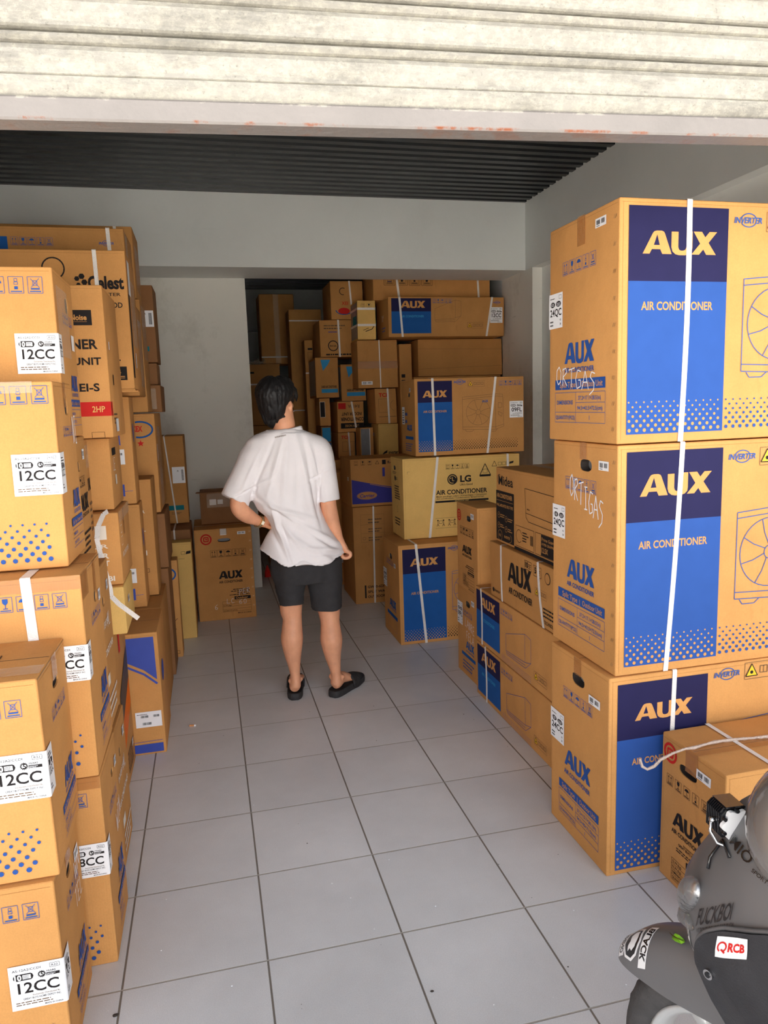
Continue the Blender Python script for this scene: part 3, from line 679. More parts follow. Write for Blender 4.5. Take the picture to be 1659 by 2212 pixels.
def end_code(B, u0, u1, v, h, code):
    F = B.part('L'); w = u1-u0; F.rect(u0, v, u1, v+h, P_WHT)
    F.text(code, u0+w*.1, v+h*.36, h*.2, I_BLK, w=w*.82, bold=.01, e=.0004)
    smallprint(F, u0+w*.1, v+h*.85, w*.5, h*.06, 1, I_BLK, 3); F.frame(u0+w*.74, v+h*.83, u0+w*.92, v+h*.93, h*.01, I_BLK, .0003)
    F.disc(u0+w*.28, v+h*.69, w*.17, I_BLK, .0003, 12, ry=h*.08); F.text('10', u0+w*.16, v+h*.645, h*.09, P_WHT, w=w*.2, e=.0006)
    F.disc(u0+w*.70, v+h*.69, w*.19, I_BLK, .0003, 9, ry=h*.085); smallprint(F, u0+w*.58, v+h*.64, w*.28, h*.1, 3, P_WHT, 6, .0006)
    smallprint(F, u0+w*.1, v+h*.08, w*.35, h*.2, 2, I_BLK, 8); F.text('43', u0+w*.8, v+h*.2, h*.06, I_BLK, e=.0004); F.text('38', u0+w*.8, v+h*.08, h*.06, I_BLK, e=.0004)
    F.mb.build('code_label', B.root)

# ---------- right-hand stack by the doorway
d1 = ('37.2\u00d717.1\u00d728.5(in)', '94.5\u00d743.5\u00d772.5(cm)')
B = Carton('big box with orange-gold logo, topmost of the tall stack right of the doorway', 1.53, 2.475, .06, .495, 1.433, 2.147, 'tan', G_BIG, yaw=.3)
big_front(B.face('F')); big_end(B.face('L'), d1); seam(B); staples(B.face('L'), .408, .04, .66, 9)
scrawl(B.face('L'), 'ORTGAS', .055, .19, .06, P_WHT, w=.042, ang=-.12)
B.done(); B.strap('F', .232, .218, w=.018, sag=.006); B.tape_end('L', .218, .05, top=.09); small_label(B, 'L', .305, .655, .062, .027); end_code(B, .0, .098, .383, .117, '24QC')
B = Carton('big box with chalk scrawl, middle one of the tall stack right of the doorway', 1.542, 2.487, .06, .495, .692, 1.430, 'tan', G_BIG, yaw=-.25, holes=[('L', .235, .663, .042, .020)])
big_front(B.face('F'), 1.03); big_end(B.face('L'), d1); seam(B); staples(B.face('L'), .410, .03, .68, 9)
scrawl(B.face('L'), 'ORTIGAS', .13, .55, .075, P_WHT, w=.033, ang=-.33)
B.done(); B.strap('F', .222, .180, w=.017, sag=.004); B.tape_end('L', .222, .045, top=.055); small_label(B, 'L', .325, .655, .062, .030, seed=4); end_code(B, .0, .098, .39, .117, '24QC')
B = Carton('big box on the tiles, lowest of the tall stack right of the doorway', 1.52, 2.465, .06, .458, 0, .690, 'tan', G_BIG, holes=[('L', .198, .612, .045, .021)])
F = B.face('F'); h = B.h
F.rect(.030, .018, .362, .475, I_BLUE); F.rect(.030, .475, .362, .665, I_NAVY); aux_logo(F, .093, .536, .21, .055, C_TAN); air_cond(F, .085, .385, .22, .022, C_TAN)
dots(F, .034, .356, .024, 7, C_TAN); dots(F, .37, .9, .024, 7, I_BLUE); inverter(F, .385, .645, .10, I_LINE); warn(F, .505, .625, .052); fan_unit(F, .43, .2, .38, .30, I_LINE)
F = B.face('L'); icons(F, .098, .515, .034, I_LINE, m2=I_BLUE); aux_logo(F, .110, .262, .18, .064, I_BLUE); air_cond(F, .108, .228, .18, .016, I_BLUE)
o = .056
F.rect(.012+o, .155, .29+o, .186, I_BLUE); F.text('Split Type', .035+o, .162, .018, C_TAN, w=.095, e=.0005); F.text('|', .147+o, .160, .018, C_TAN, e=.0005); F.text('Outdoor Unit', .163+o, .162, .018, C_TAN, w=.11, e=.0005)
F.frame(.012+o, .056, .29+o, .146, .0014, I_LINE); F.line([(.012+o, .085), (.29+o, .085)], .0014, I_LINE); F.line([(.135+o, .115), (.29+o, .115)], .0014, I_LINE); F.line([(.135+o, .056), (.135+o, .146)], .0014, I_LINE)
F.text('DIMENSIONS', .022+o, .108, .012, I_LINE, w=.095); F.text('QUANTITY(PCS)', .018+o, .064, .011, I_LINE, w=.11); F.text('37.2\u00d715.7\u00d728.1(in)', .145+o, .124, .012, I_LINE, w=.13); F.text('94.5\u00d740\u00d771.5(cm)', .145+o, .094, .012, I_LINE, w=.13); F.text('1', .2+o, .064, .012, I_LINE)
seam(B); B.done(); B.strap('F', .236, .222, w=.016); B.tape_end('L', .198, .05, top=.06); small_label(B, 'L', .276, .562, .072, .03, ang=.0, seed=7); end_code(B, .002, .105, .325, .115, '24CC')
# ---------- box in front of the stack, half behind the scooter
def red_q(F, u, v, r):
    F.arc(u, v, r*.86, 0, 2*math.pi, r*.26, I_RED, n=26)
    F.frame(u-r*.38, v-r*.36, u+r*.38, v+r*.36, r*.2, I_RED, .0003); F.poly([(u-r*.1, v-r*.1), (u+r*.2, v-r*.1), (u+r*.2, v+r*.1), (u-.1*r, v+.16*r)], I_RED, .0004)
def black_end(F, w, h, icn=True, k=1.0):
    """the black-printed end: icons, logo, data table"""
    if icn: icons(F, w*.17, h*.645, w*.115, I_BLK)
    aux_logo(F, w*.27, h*.44, w*.46, h*.085, I_BLK); air_cond(F, w*.27, h*.395, w*.46, h*.025, I_BLK)
    smallprint(F, w*.36, h*.25, w*.46, h*.07, 3, I_BLK, 12, align='r')
    F.rect(w*.52, h*.20, w*.83, h*.235, I_BLK); F.text('Outdoor', w*.55, h*.208, h*.02, C_TAN, w=w*.25, bold=.01, e=.0004)
    F.frame(w*.27, h*.055, w*.83, h*.185, .0012, I_BLK)
    for q in (.088, .12, .152): F.line([(w*.27, h*q), (w*.83, h*q)], .0012, I_BLK)
    F.line([(w*.55, h*.055), (w*.55, h*.185)], .0012, I_BLK)
    for i, tx in enumerate(('QUANTITY(PCS)', 'DIMENSIONS(cm)', 'N.W.(kg)', 'G.W.(kg)')): F.text(tx, w*.29, h*(.063+.0325*i), h*.017, I_BLK, w=w*(.24 if i < 2 else .15))
    F.text('MADE IN CHINA', w*.56, h*.025, h*.015, I_BLK, w=w*.26)
B = Carton('box with red round mark and loose tape on its lid, behind the scooter headlight', 1.705, 2.52, -.262, .040, 0, .498, 'tan', None, holes=[('L', .132, .418, .044, .018)])
red_q(B.face('L'), .045, .444, .034); F = B.face('L')
icons(F, .032, .335, .030, I_BLK, gap=1.42); aux_logo(F, .068, .212, .148, .052, I_BLK); air_cond(F, .064, .186, .15, .014, I_BLK)
F.text('Exclusively Distributed By', .125, .166, .006, I_BLK, w=.10); F.text('GREAT BUYS HOME DEPOT INC.', .10, .154, .009, I_BLK, w=.15, bold=.01); smallprint(F, .09, .132, .17, .016, 2, I_BLK, 4)
F.rect(.14, .100, .25, .122, I_BLK); F.text('Outdoor', .147, .104, .013, C_TAN, w=.09, bold=.02, e=.0004)
F.frame(.068, .022, .25, .096, .0012, I_BLK)
for i in range(1, 4): F.line([(.068, .022+.0185*i), (.25, .022+.0185*i)], .0012, I_BLK)
F.line([(.155, .022), (.155, .096)], .0012, I_BLK)
for i, tx in enumerate(('QUANTITY(PCS)', 'DIMENSIONS(cm)', 'N.W.(kg)', 'G.W.(kg)')): F.text(tx, .073, .027+.0185*i, .0085, I_BLK, w=.075 if i < 2 else .045)
seam(B, 'x', .151); B.done(); B.tape_top('x', .151, .062); B.strap('F', .165, .165, w=.016); small_label(B, 'L', .175, .428, .066, .030, ang=-.03); B.tape_end('L', .151, .058, top=.075)
# curled strip of tape standing off the lid
mb = MB(); path = []
for k in range(26):
    t = k/25; path.append(Vector((1.72+.66*t, -.10+.012*math.sin(9*t), .5035+.0012*math.sin(17*t))))
lead = [Vector((1.560, -.055, .470)), Vector((1.566, -.06, .445)), Vector((1.58, -.066, .437)), Vector((1.600, -.072, .447)), Vector((1.615, -.08, .470)), Vector((1.650, -.09, .490)), Vector((1.69, -.096, .502))]
rr = random.Random(3)
mb.tube(lead+path, [.0035+.0022*rr.random() for _ in lead+path], mat('crumpled_clear_tape', srgb(226, 205, 190), .15, bump=1.0, bscale=120, alpha=.85), 6)
tag(mb.build('tape_strip', None), 'crumpled clear tape strip curling off the lid of the box behind the scooter', 'tape')

# ---------- long indoor-unit boxes along the right side
def indoor_front(F, blue, navy, nlab=True, k=1.0, line=I_LINE, ux=0.0):
    h = F.h
    F.rect(.020+ux, h*.09, .332+ux, h*.60, blue); F.rect(.020+ux, h*.60, .332+ux, h*.96, navy)
    aux_logo(F, .078+ux, h*.70, .20, h*.17, C_TAN); air_cond(F, .08+ux, h*.44, .19, h*.055, I_SKY)
    icons(F, .345+ux, h*.80, .024, line); indoor_unit(F, .41+ux, h*.17, .30, h*.56, line); warn(F, .72+ux, h*.13, .038)
    for j in range(4):
        for i in range(28): F.line([(.36+ux+i*.012, h*.02+j*.009), (.363+ux+i*.012, h*.035+j*.009)], .002, line)
G_LNG = 'long flat boxes laid along the right side'
for z0, lb, us in ((0.0, 'long blue-ended box on the tiles, lower of the pair along the right', .135), (.303, 'long blue-ended box resting on its twin along the right, under the plain one', .085)):
    B = Carton(lb, 1.675, 2.02, .62, 1.655, z0, z0+.300, 'tan', G_LNG, yaw=.15 if z0 else -.1)
    F = B.face('L'); indoor_front(F, I_BLUD, I_NAVY)
    B.done(); B.strap('L', us, us+.01, w=.016, sag=.008)
B = Carton('black-lettered box with two white bands, on the long boxes at the right', 1.675, 2.02, .56, 1.445, .606, .884, 'brn', G_LNG)
F = B.face('L'); aux_logo(F, .225, .125, .26, .095, I_BLK); air_cond(F, .232, .066, .26, .030, I_BLK)
F.text('10', .425, .232, .024, I_BLK, w=.03, bold=.03); F.frame(.418, .222, .49, .262, .002, I_BLK); smallprint(F, .46, .23, .026, .026, 3, I_BLK)
F.text('5', .52, .225, .026, I_BLK, bold=.03); F.frame(.51, .212, .585, .258, .002, I_BLK); smallprint(F, .548, .222, .03, .026, 3, I_BLK)
warn(F, .52, .125, .034); F.disc(.645, .225, .026, I_BLK, 0, 16); F.disc(.645, .225, .022, C_BRN, .0004, 16); smallprint(F, .6, .05, .16, .05, 3, I_BLK); F.disc(.04, .035, .012, I_BLK); F.text('inverter', .055, .03, .016, I_BLK, w=.07)
F.text('A.I TECHNOLOGY', .58, .02, .016, I_BLK, w=.15)
seam(B, 'y'); B.done(); B.strap('L', .150, .150, w=.015, sag=-.006); B.strap('L', .555, .600, w=.018, sag=-.01)
B = Carton('box with black band at its left edge, at the top of the right-hand row', 1.690, 2.05, .52, 1.395, .890, 1.258, 'brn', None)
F = B.face('L'); h = B.h
F.rect(.003, .012, .215, .255, I_BLK); F.text('Midea', .035, .285, .045, I_BLK, w=.17, bold=.005); F.arc(.045, .312, .022, 1.2, 5.2, .003, I_BLK)
F.text('AIR-CONDITIONER', .012, .222, .020, C_BRN, w=.185, bold=.01, e=.0004); F.line([(.01, .208), (.205, .208)], .0015, C_BRN, .0004)
F.text('WALL-MOUNTED SPLIT-TYPE', .01, .178, .014, C_BRN, w=.195, e=.0004)
for i, (a, b) in enumerate(((.035, .135), (.035, .085), (.125, .125), (.125, .075))):
    F.arc(a, b, .014, 0, 6.28, .0016, C_BRN, .0004); smallprint(F, a+.02, b-.008, .055, .02, 2, C_BRN, i); F.line([(a-.005, b), (a+.006, b+.004)], .003, C_BRN, .0004)
F.arc(.05, .036, .026, 0, 6.28, .002, C_BRN, .0004); F.text('R32', .035, .03, .012, C_BRN, e=.0004); F.text('INVERTER', .1, .03, .013, C_BRN, w=.07, e=.0004); F.arc(.14, .035, .05, -1.2, .9, .0018, C_BRN, .0004, ry=.022)
F.line([(.335, .295), (.80, .285)], .0024, I_BLK); F.line([(.335, .295), (.348, .165), (.375, .148), (.80, .14)], .0024, I_BLK); F.line([(.345, .185), (.80, .17)], .0024, I_BLK); F.text('Midea', .36, .2, .008, I_BLK)
F.arc(.70, .215, .075, 0, 6.28, .008, I_BLK, n=34); F.arc(.70, .215, .058, 0, 6.28, .002, I_BLK, n=30)
F.frame(.235, .02, .43, .115, .0018, I_BLK); F.arc(.272, .068, .03, .4, 5.6, .0022, I_BLK); smallprint(F, .31, .05, .07, .05, 4, I_BLK, 3); barcode(F, .392, .045, .03, .045, I_BLK)
F.frame(.445, .02, .64, .115, .0018, I_BLK); F.rect(.50, .022, .64, .113, I_BLK); F.text('Prime Guard', .507, .088, .014, C_BRN, w=.12, e=.0004); F.text('HYPER GRAPFINS', .507, .068, .011, C_BRN, w=.12, e=.0004); F.text('12.5X', .507, .036, .022, C_BRN, w=.06, bold=.01, e=.0004)
F.rect(.22, .0, B.d, .014, I_BLK)
seam(B, 'y'); B.done(); B.tape_top('y', .18, .055, P_CLR)
G_END = 'upright boxes at the far end of the right-hand row'
B = Carton('narrow black-lettered box with faded red mark, at the end of the right row', 1.690, 1.86, 1.66, 1.985, .525, 1.015, 'tan', G_END, holes=[('L', .19, .415, .036, .016)])
F = B.face('L'); black_end(F, B.d, B.h); red_q(F, .045, .42, .034); seam(B); B.done(); small_label(B, 'L', .23, .42, .05, .03)
B = Carton('narrow blue-lettered box with chalk writing, on the tiles at the end of the right row', 1.705, 1.90, 1.70, 2.04, 0, .52, 'tan', G_END, holes=[('L', .17, .435, .038, .018)])
F = B.face('L'); aux_logo(F, .14, .17, .13, .045, I_BLUD); air_cond(F, .14, .15, .13, .01, I_BLUD); F.rect(.07, .115, .29, .135, I_BLUD); F.frame(.08, .03, .28, .105, .001, I_LINE); smallprint(F, .09, .04, .18, .06, 3, I_LINE)
icons(F, .08, .36, .028, I_LINE); scrawl(F, 'LANRE', .13, .30, .05, P_WHT, w=.03, ang=-.15); scrawl(F, 'FELA', .15, .23, .045, P_WHT, w=.03, ang=-.1)
B.done(); small_label(B, 'L', .235, .445, .05, .03); end_code(B, .0, .09, .29, .135, '09FL')

# ---------- the stack at the back right: floor box, kraft box, box, plain, long ones
B = Carton('large blue-panelled box standing on the tiles beneath the yellow kraft one', 1.482, 2.30, 2.54, 2.965, 0, .668, 'tan', 'blue-panelled boxes of the back right stack', holes=[('L', .21, .56, .04, .02)])
F = B.face('F'); h = B.h
F.rect(.026, .022, .318, .478, I_BLUD); F.rect(.026, .478, .318, .640, I_NAVY); aux_logo(F, .075, .526, .19, .050, C_TAN); air_cond(F, .078, .336, .19, .017, C_TAN)
dots(F, .03, .312, .026, 7, C_TAN, sp=.02, r0=.0046); dots(F, .326, .80, .026, 7, I_BLK, sp=.02, r0=.0046); inverter(F, .335, .62, .085, I_LINE); fan_unit(F, .362, .2, .34, .29, I_LINE)
F = B.face('L'); aux_logo(F, .16, .21, .17, .055, I_BLUD); air_cond(F, .16, .19, .17, .012, I_BLUD); F.rect(.09, .14, .36, .165, I_BLUD); F.frame(.1, .05, .34, .13, .001, I_LINE); icons(F, .1, .5, .03, I_LINE)
B.done(); B.strap('F', .118, .175, w=.017); small_label(B, 'L', .30, .50, .05, .03); end_code(B, .0, .10, .32, .13, '24CC')
B = Carton('yellow kraft box with black lettering, second from the floor in the back right stack', 1.572, 2.405, 2.715, 3.03, .671, 1.214, 'yel', None, holes=[('L', .10, .47, .035, .016)])
F = B.face('F')
icons(F, .300, .460, .028, I_BLK, ks=('up', 'glass', 'umb', 'stack', 'bin')); F.disc(.345, .390, .036, I_BLK, n=22); F.arc(.345, .390, .026, .3, 5.0, .004, C_YEL, .0004); F.line([(.345, .405), (.345, .38), (.358, .38)], .004, C_YEL, .0004); F.disc(.333, .398, .004, C_YEL, .0004)
F.text('LG', .400, .370, .042, I_BLK, w=.078, bold=.03); F.text("Life's Good", .398, .345, .014, I_BLK, w=.09)
F.text('AIR CONDITIONER', .228, .290, .030, I_BLK, w=.365, bold=.014); F.text('Mesin pendingin udara / Klimaanlagen / Climatiseur', .23, .272, .010, I_BLK, w=.36); F.text('Aire acondicionado / Condizionatore / \u039aλιματιστικ\u03ac', .23, .258, .010, I_BLK, w=.34)
F.rect(.222, .235, .602, .248, I_BLK); F.text('OUTDOOR UNIT', .36, .237, .009, C_YEL, w=.10, e=.0004)
F.frame(.378, .185, .432, .228, .0016, I_BLK)
for x in (.395, .412): F.line([(x, .19), (x, .21)], .002, I_BLK); F.poly([(x-.006, .207), (x+.006, .207), (x, .218)], I_BLK)
for x in (.225, .305):
    for q in (0, .04): F.disc(x+.012+q, .115, .005, I_BLK); F.line([(x+.012+q, .11), (x+.012+q, .09), (x+.004+q, .075)], .003, I_BLK); F.line([(x+.012+q, .09), (x+.02+q, .075)], .003, I_BLK)
    F.frame(x+.02, .095, x+.044, .112, .002, I_BLK)
F.line([(.22, .13), (.42, .13)], .0012, I_BLK); F.line([(.22, .062), (.42, .062)], .0012, I_BLK)
F.line([(.54, .405), (.62, .405), (.58, .485)], .005, I_BLK, 0, True); F.rect(.54, .398, .62, .412, I_BLK); F.frame(.565, .422, .595, .448, .002, I_BLK)
F.line([(.63, .465), (.665, .465), (.648, .5)], .003, I_BLK, 0, True); F.frame(.675, .47, .70, .49, .002, I_BLK); F.frame(.705, .47, .73, .49, .002, I_BLK); F.frame(.735, .47, .745, .495, .002, I_BLK); F.poly([(.755, .475), (.785, .48), (.79, .495), (.76, .49)], I_BLK)
F.line([(.03, .44), (.03, .455), (.045, .455)], .0012, I_BLK)
F = B.face('L'); F.disc(.12, .40, .018, I_BLK, n=14); F.text('LG', .145, .392, .018, I_BLK, bold=.02); smallprint(F, .10, .26, .14, .1, 6, I_BLK, 5); F.frame(.15, .17, .17, .21, .0015, I_BLK); smallprint(F, .09, .08, .15, .06, 3, I_BLK, 6); smallprint(F, .06, .43, .14, .02, 2, I_BLK, 7)
B.done(); B.strap('F', .243, .178, w=.017); B.strap('F', .745, .75, w=.016)
B = Carton('blue-panelled box with fan drawing and white code sticker, third up in the back right stack', 1.680, 2.462, 2.76, 3.10, 1.222, 1.735, 'brn', 'blue-panelled boxes of the back right stack', yaw=-.3, holes=[('L', .20, .41, .03, .014)])
F = B.face('F'); F.rect(.021, .028, .262, .355, I_BLUD); F.rect(.021, .355, .262, .495, I_NAVY); aux_logo(F, .055, .388, .17, .045, C_TAN); air_cond(F, .058, .288, .165, .014, C_TAN)
dots(F, .024, .258, .034, 7, C_TAN, sp=.018, r0=.0042); dots(F, .268, .74, .034, 7, I_BLK, sp=.018, r0=.0042); inverter(F, .275, .478, .085, I_LINE); warn(F, .375, .452, .036); icons(F, .60, .455, .028, I_LINE)
fan_unit(F, .335, .16, .33, .24, I_GRY, .0018); F.text('AUX', .475, .345, .016, I_BLUD, w=.045, bold=.02)
F = B.face('L'); aux_logo(F, .14, .17, .13, .04, I_BLUD); F.rect(.1, .11, .3, .13, I_BLUD); smallprint(F, .1, .03, .18, .06, 4, I_LINE); smallprint(F, .1, .22, .06, .1, 2, I_LINE)
B.done(); B.strap('F', .125, .135, w=.016); B.strap('F', .575, .51, w=.016); F = B.part('F'); code_label_art(F, .675, .235, .100, .112, '09FL'); F.mb.build('code_label', B.root)
small_label(B, 'L', .22, .43, .035, .025); F = B.part('L'); F.rect(.02, .21, .09, .33, P_WHT); smallprint(F, .03, .22, .05, .1, 6, I_BLK); F.mb.build('data_label', B.root)

G_BK = 'boxes piled in the dark back room'
HID = 'plain box bearing the pile in the dark back room'
def plain(label, x0, x1, y0, y1, z0, z1, kind='brn', grp=G_BK, **k):
    B = Carton(label, x0, x1, y0, y1, z0, z1, kind, grp, **k); seam(B); return B
plain('plain box under the unmarked wide one, behind the fan-drawing box at the back right', 2.18, 3.02, 4.50, 4.95, 0, .60).done()
plain('plain box hidden behind the yellow kraft one at the back right', 2.18, 3.02, 4.50, 4.95, .603, 1.205).done()
plain('plain box just beneath the unmarked wide one at the back right', 2.18, 3.02, 4.50, 4.95, 1.208, 1.81).done()
B = plain('wide unmarked brown box under the long blue-panelled one by the right pillar', 2.22, 3.03, 4.485, 4.95, 1.813, 2.142, jit=.002)
F = B.face('F', .0008); F.line([(.0, .245), (.80, .235)], .0015, I_GRY); F.line([(.0, .065), (.80, .085)], .0015, I_GRY); B.done()
B = Carton('long blue-panelled box with white code sticker, high up by the right pillar', 1.906, 2.975, 4.30, 4.72, 2.146, 2.482, 'brn', None, yaw=.6)
F = B.face('F'); h = B.h; F.rect(.028, .03, .385, .215, I_BLUD); F.rect(.028, .215, .385, .325, I_NAVY); aux_logo(F, .11, .245, .22, .058, C_TAN); air_cond(F, .11, .165, .21, .018, I_SKY); icons(F, .40, .285, .03, I_LINE)
indoor_unit(F, .42, .12, .26, .19, I_GRY); warn(F, .72, .07, .045); inverter(F, .965, .285, .07, I_LINE)
F = B.face('L'); scrawl(F, 'XY', .2, .15, .05, P_WHT); smallprint(F, .2, .06, .12, .05, 2, I_LINE)
B.done(); B.strap('F', .10, .125, w=.018); B.strap('F', .955, .90, w=.018); F = B.part('F'); code_label_art(F, .935, .115, .118, .135, '12CC'); F.mb.build('code_label', B.root)
B = Carton('box with pictogram squares just under the beam, topmost at the back right', 1.835, 2.93, 4.52, 4.95, 2.485, 2.93, 'brn', None)
F = B.face('F'); 
for i, k in enumerate(('bin', 'man', 'stack', 'man')): F.frame(.10+i*.115, .13, .20+i*.115, .24, .003, I_BLK); icon(F, .115+i*.115, .14, .07, k, I_BLK, I_NAVY if i == 0 else I_BLK)
B.done(); B.strap('F', .19, .235, w=.02); B.strap('F', .965, .985, w=.018)

# ---------- inner pile (all stand behind the line of the pillar)
plain('wide box at the foot of the dark pile left of the kraft one', 1.36, 2.13, 4.62, 5.2, 0, .54).done()
plain('wide box second up in the dark pile left of the kraft one', 1.36, 2.13, 4.62, 5.2, .543, 1.085).done()
B = plain('thin upright box edge seen just left of the violet-striped one', 1.36, 1.55, 4.30, 4.58, 0, 1.0); B.done(); small_label(B, 'F', .05, .2, .05, .03)
B = Carton('box with a small arrow mark and lettering, low in the dark pile', 1.835, 2.02, 4.50, 4.78, 1.088, 1.400, 'yel', G_BK)
F = B.face('F'); F.text('inverter', .09, .04, .03, I_BLK, w=.09, bold=.01); F.poly([(.03, .035), (.075, .05), (.08, .075), (.05, .06)], I_BLK); B.done(); small_label(B, 'L', .05, .2, .07, .03)
B = Carton('box with faint red lettering and a line drawing, above the one with the arrow mark', 1.815, 2.012, 4.50, 4.84, 1.403, 1.716, 'tan', 'boxes with red lettering in the dark pile')
F = B.face('F'); F.text('TCL', .035, .24, .032, I_RED, w=.09, bold=.02); F.frame(.03, .1, .12, .22, .002, I_GRY); F.arc(.19, .16, .05, 2, 4.3, .002, I_GRY); F.rect(.03, .06, .19, .064, I_GRY); B.done(); B.strap('F', .118, .122, w=.017)
B = plain('plain brown box with tape across it and a tiny white label', 1.664, 2.03, 4.49, 4.755, 1.722, 2.140, 'brn'); F = B.face('F'); B.done(); B.strap('F', .20, .205, w=.01)
F = B.part('F'); F.rect(0, .17, B.w, .235, P_TAPE); F.mb.build('packing_tape', B.root); small_label(B, 'F', .03, .03, .10, .03)
B = Carton('small yellow box with two white bands on top of the plain taped box', 1.679, 1.845, 4.50, 4.79, 2.146, 2.480, 'yel', G_BK)
F = B.face('F'); icon(F, .035, .27, .035, 'up', I_BLK); icon(F, .09, .27, .035, 'glass', I_BLK); F.line([(.07, .07), (.13, .09), (.15, .12)], .006, I_BLK); F.line([(.05, .08), (.10, .10)], .004, I_BLK)
F = B.face('L'); F.rect(.02, .01, .28, .32, M_FOAM); F.rect(.1, .13, .25, .21, I_TEAL, .0005); B.done()
F = B.part('F', .003); F.rect(0, .255, B.w, .275, P_STR); F.rect(0, .115, B.w, .135, P_STR); L_ = B.face('L', .003); L_.mb = F.mb; L_.rect(0, .255, B.d, .275, P_STR); L_.rect(0, .115, B.d, .135, P_STR); F.mb.build('strap', B.root)
B = Carton('tall narrow box on end with black side lettering, right of the red-lettered one', 2.05, 2.165, 4.50, 4.95, 1.088, 2.105, 'brn', G_BK)
F = B.face('F'); 
for i in range(7): F.rect(.015, .42+i*.05, .05, .45+i*.05, I_BLK)
F.rect(.03, .12, .06, .15, I_BLUD); B.done(); F = B.part('F'); F.rect(.06, .20, .11, .32, P_WHT); smallprint(F, .065, .21, .04, .1, 7, I_BLK); F.mb.build('data_label', B.root)
B = Carton('slim grey-wrapped box beside the one with the arrow mark', 1.68, 1.80, 4.56, 4.77, 1.088, 1.372, 'tan', G_BK); F = B.face('F'); F.rect(.006, .01, .085, .275, M_FOAM); F.rect(.085, .01, .09, .275, P_WHT); B.done()
B = Carton('red-lettered box standing on the wide lower ones, left in the dark pile', 1.515, 1.675, 4.80, 5.15, 1.088, 1.325, 'tan', 'boxes with red lettering in the dark pile')
F = B.face('F'); F.text('TCL', .03, .18, .028, I_RED, w=.08, bold=.02); F.frame(.04, .06, .09, .15, .002, I_GRY); F.frame(.11, .06, .15, .15, .002, I_GRY); B.done(); B.strap('F', .10, .112, w=.014)
B = Carton('upside-down box with a red square and inverted black lettering', 1.515, 1.765, 4.78, 5.18, 1.328, 1.612, 'tan', G_BK)
F = B.face('F'); F.rect(.01, .215, .08, .27, I_RED); F.text('INDOOR UNIT', .04, .155, .028, I_BLK, w=.19, bold=.01, flip=True); F.text('CONDITIONER', .03, .105, .03, I_BLK, w=.22, bold=.02, flip=True); F.text('R410A', .10, .225, .03, I_GRY, w=.11, flip=True); F.rect(.03, .035, .25, .085, I_BLK); F.text('LOW NOISE', .07, .048, .022, C_BRN, w=.13, e=.0004, flip=True)
B.done(); B.strap('F', .135, .18, w=.017)
for lb, x0, x1, z0, z1, y0, ww in (('blue-cornered box, left one of the pair beneath the leaf-ring box', 1.332, 1.545, 1.652, 2.016, 4.80, .20), ('blue-cornered box, right of the pair and partly behind the plain taped one', 1.56, 1.79, 1.615, 1.950, 4.76, .20)):
    B = Carton(lb, x0, x1, y0, y0+.42, z0, z1, 'brn', 'blue-cornered boxes in the dark pile'); F = B.face('F'); h = B.h
    F.poly([(.05, h-.02), (.14, h-.02), (.12, h-.06), (.07, h-.12)], I_SKY); F.rect(.05, .045, B.w-.01, .08, I_SKY); F.text('DAIKIN AIR CONDITIONER', .05, .09, .02, I_BLK, w=B.w-.07, bold=.02)
    L_ = B.face('L'); L_.rect(.02, .02, .40, h-.02, M_FOAM); B.done()
B = Carton('thin box with a white-outlined patch under the left blue-cornered one', 1.356, 1.455, 4.80, 5.1, 1.395, 1.648, 'tan', G_BK); F = B.face('F'); F.frame(.005, .08, .05, .22, .003, I_WHT); F.rect(.006, .081, .049, .219, I_BLK, -.0003); B.done()
B = Carton('thin blue-and-dark box at the left edge of the dark pile', 1.36, 1.455, 4.80, 5.1, 1.088, 1.392, 'drk', G_BK); F = B.face('F'); F.rect(.01, .16, .09, .29, I_SKY); F.rect(.01, .02, .09, .15, I_BLUD); B.done()
B = Carton('box with a printed leaf ring and white band, above the blue-cornered pair', 1.387, 1.72, 4.80, 5.2, 2.02, 2.350, 'brn', G_BK)
F = B.face('F'); F.arc(.12, .10, .045, 0, 6.28, .008, I_BLK, n=12); F.text('R410A', .09, .09, .018, I_BLK, w=.06); smallprint(F, .04, .25, .2, .05, 2, I_GRY); F.rect(.08, .22, .16, .227, I_VIO); smallprint(F, .05, .015, .24, .03, 1, I_BLK); B.done(); B.strap('F', .175, .18, w=.017)
B = Carton('box with a red-and-blue oval, topmost of the dark pile under the beam', 1.50, 1.80, 4.80, 5.25, 2.354, 2.695, 'brn', G_BK)
F = B.face('F'); F.arc(.115, .25, .03, 1, 5, .006, I_BLK); F.poly([(.06+.055*math.cos(a)+.06, .075+.03*math.sin(a)) for a in [k*.52 for k in range(12)]], I_RED); F.arc(.12, .085, .075, 3.2, 6.1, .008, I_BLUD, ry=.04); F.text('XEI', .10, .13, .03, I_RED, w=.06); B.done(); B.strap('F', .175, .20, w=.015)
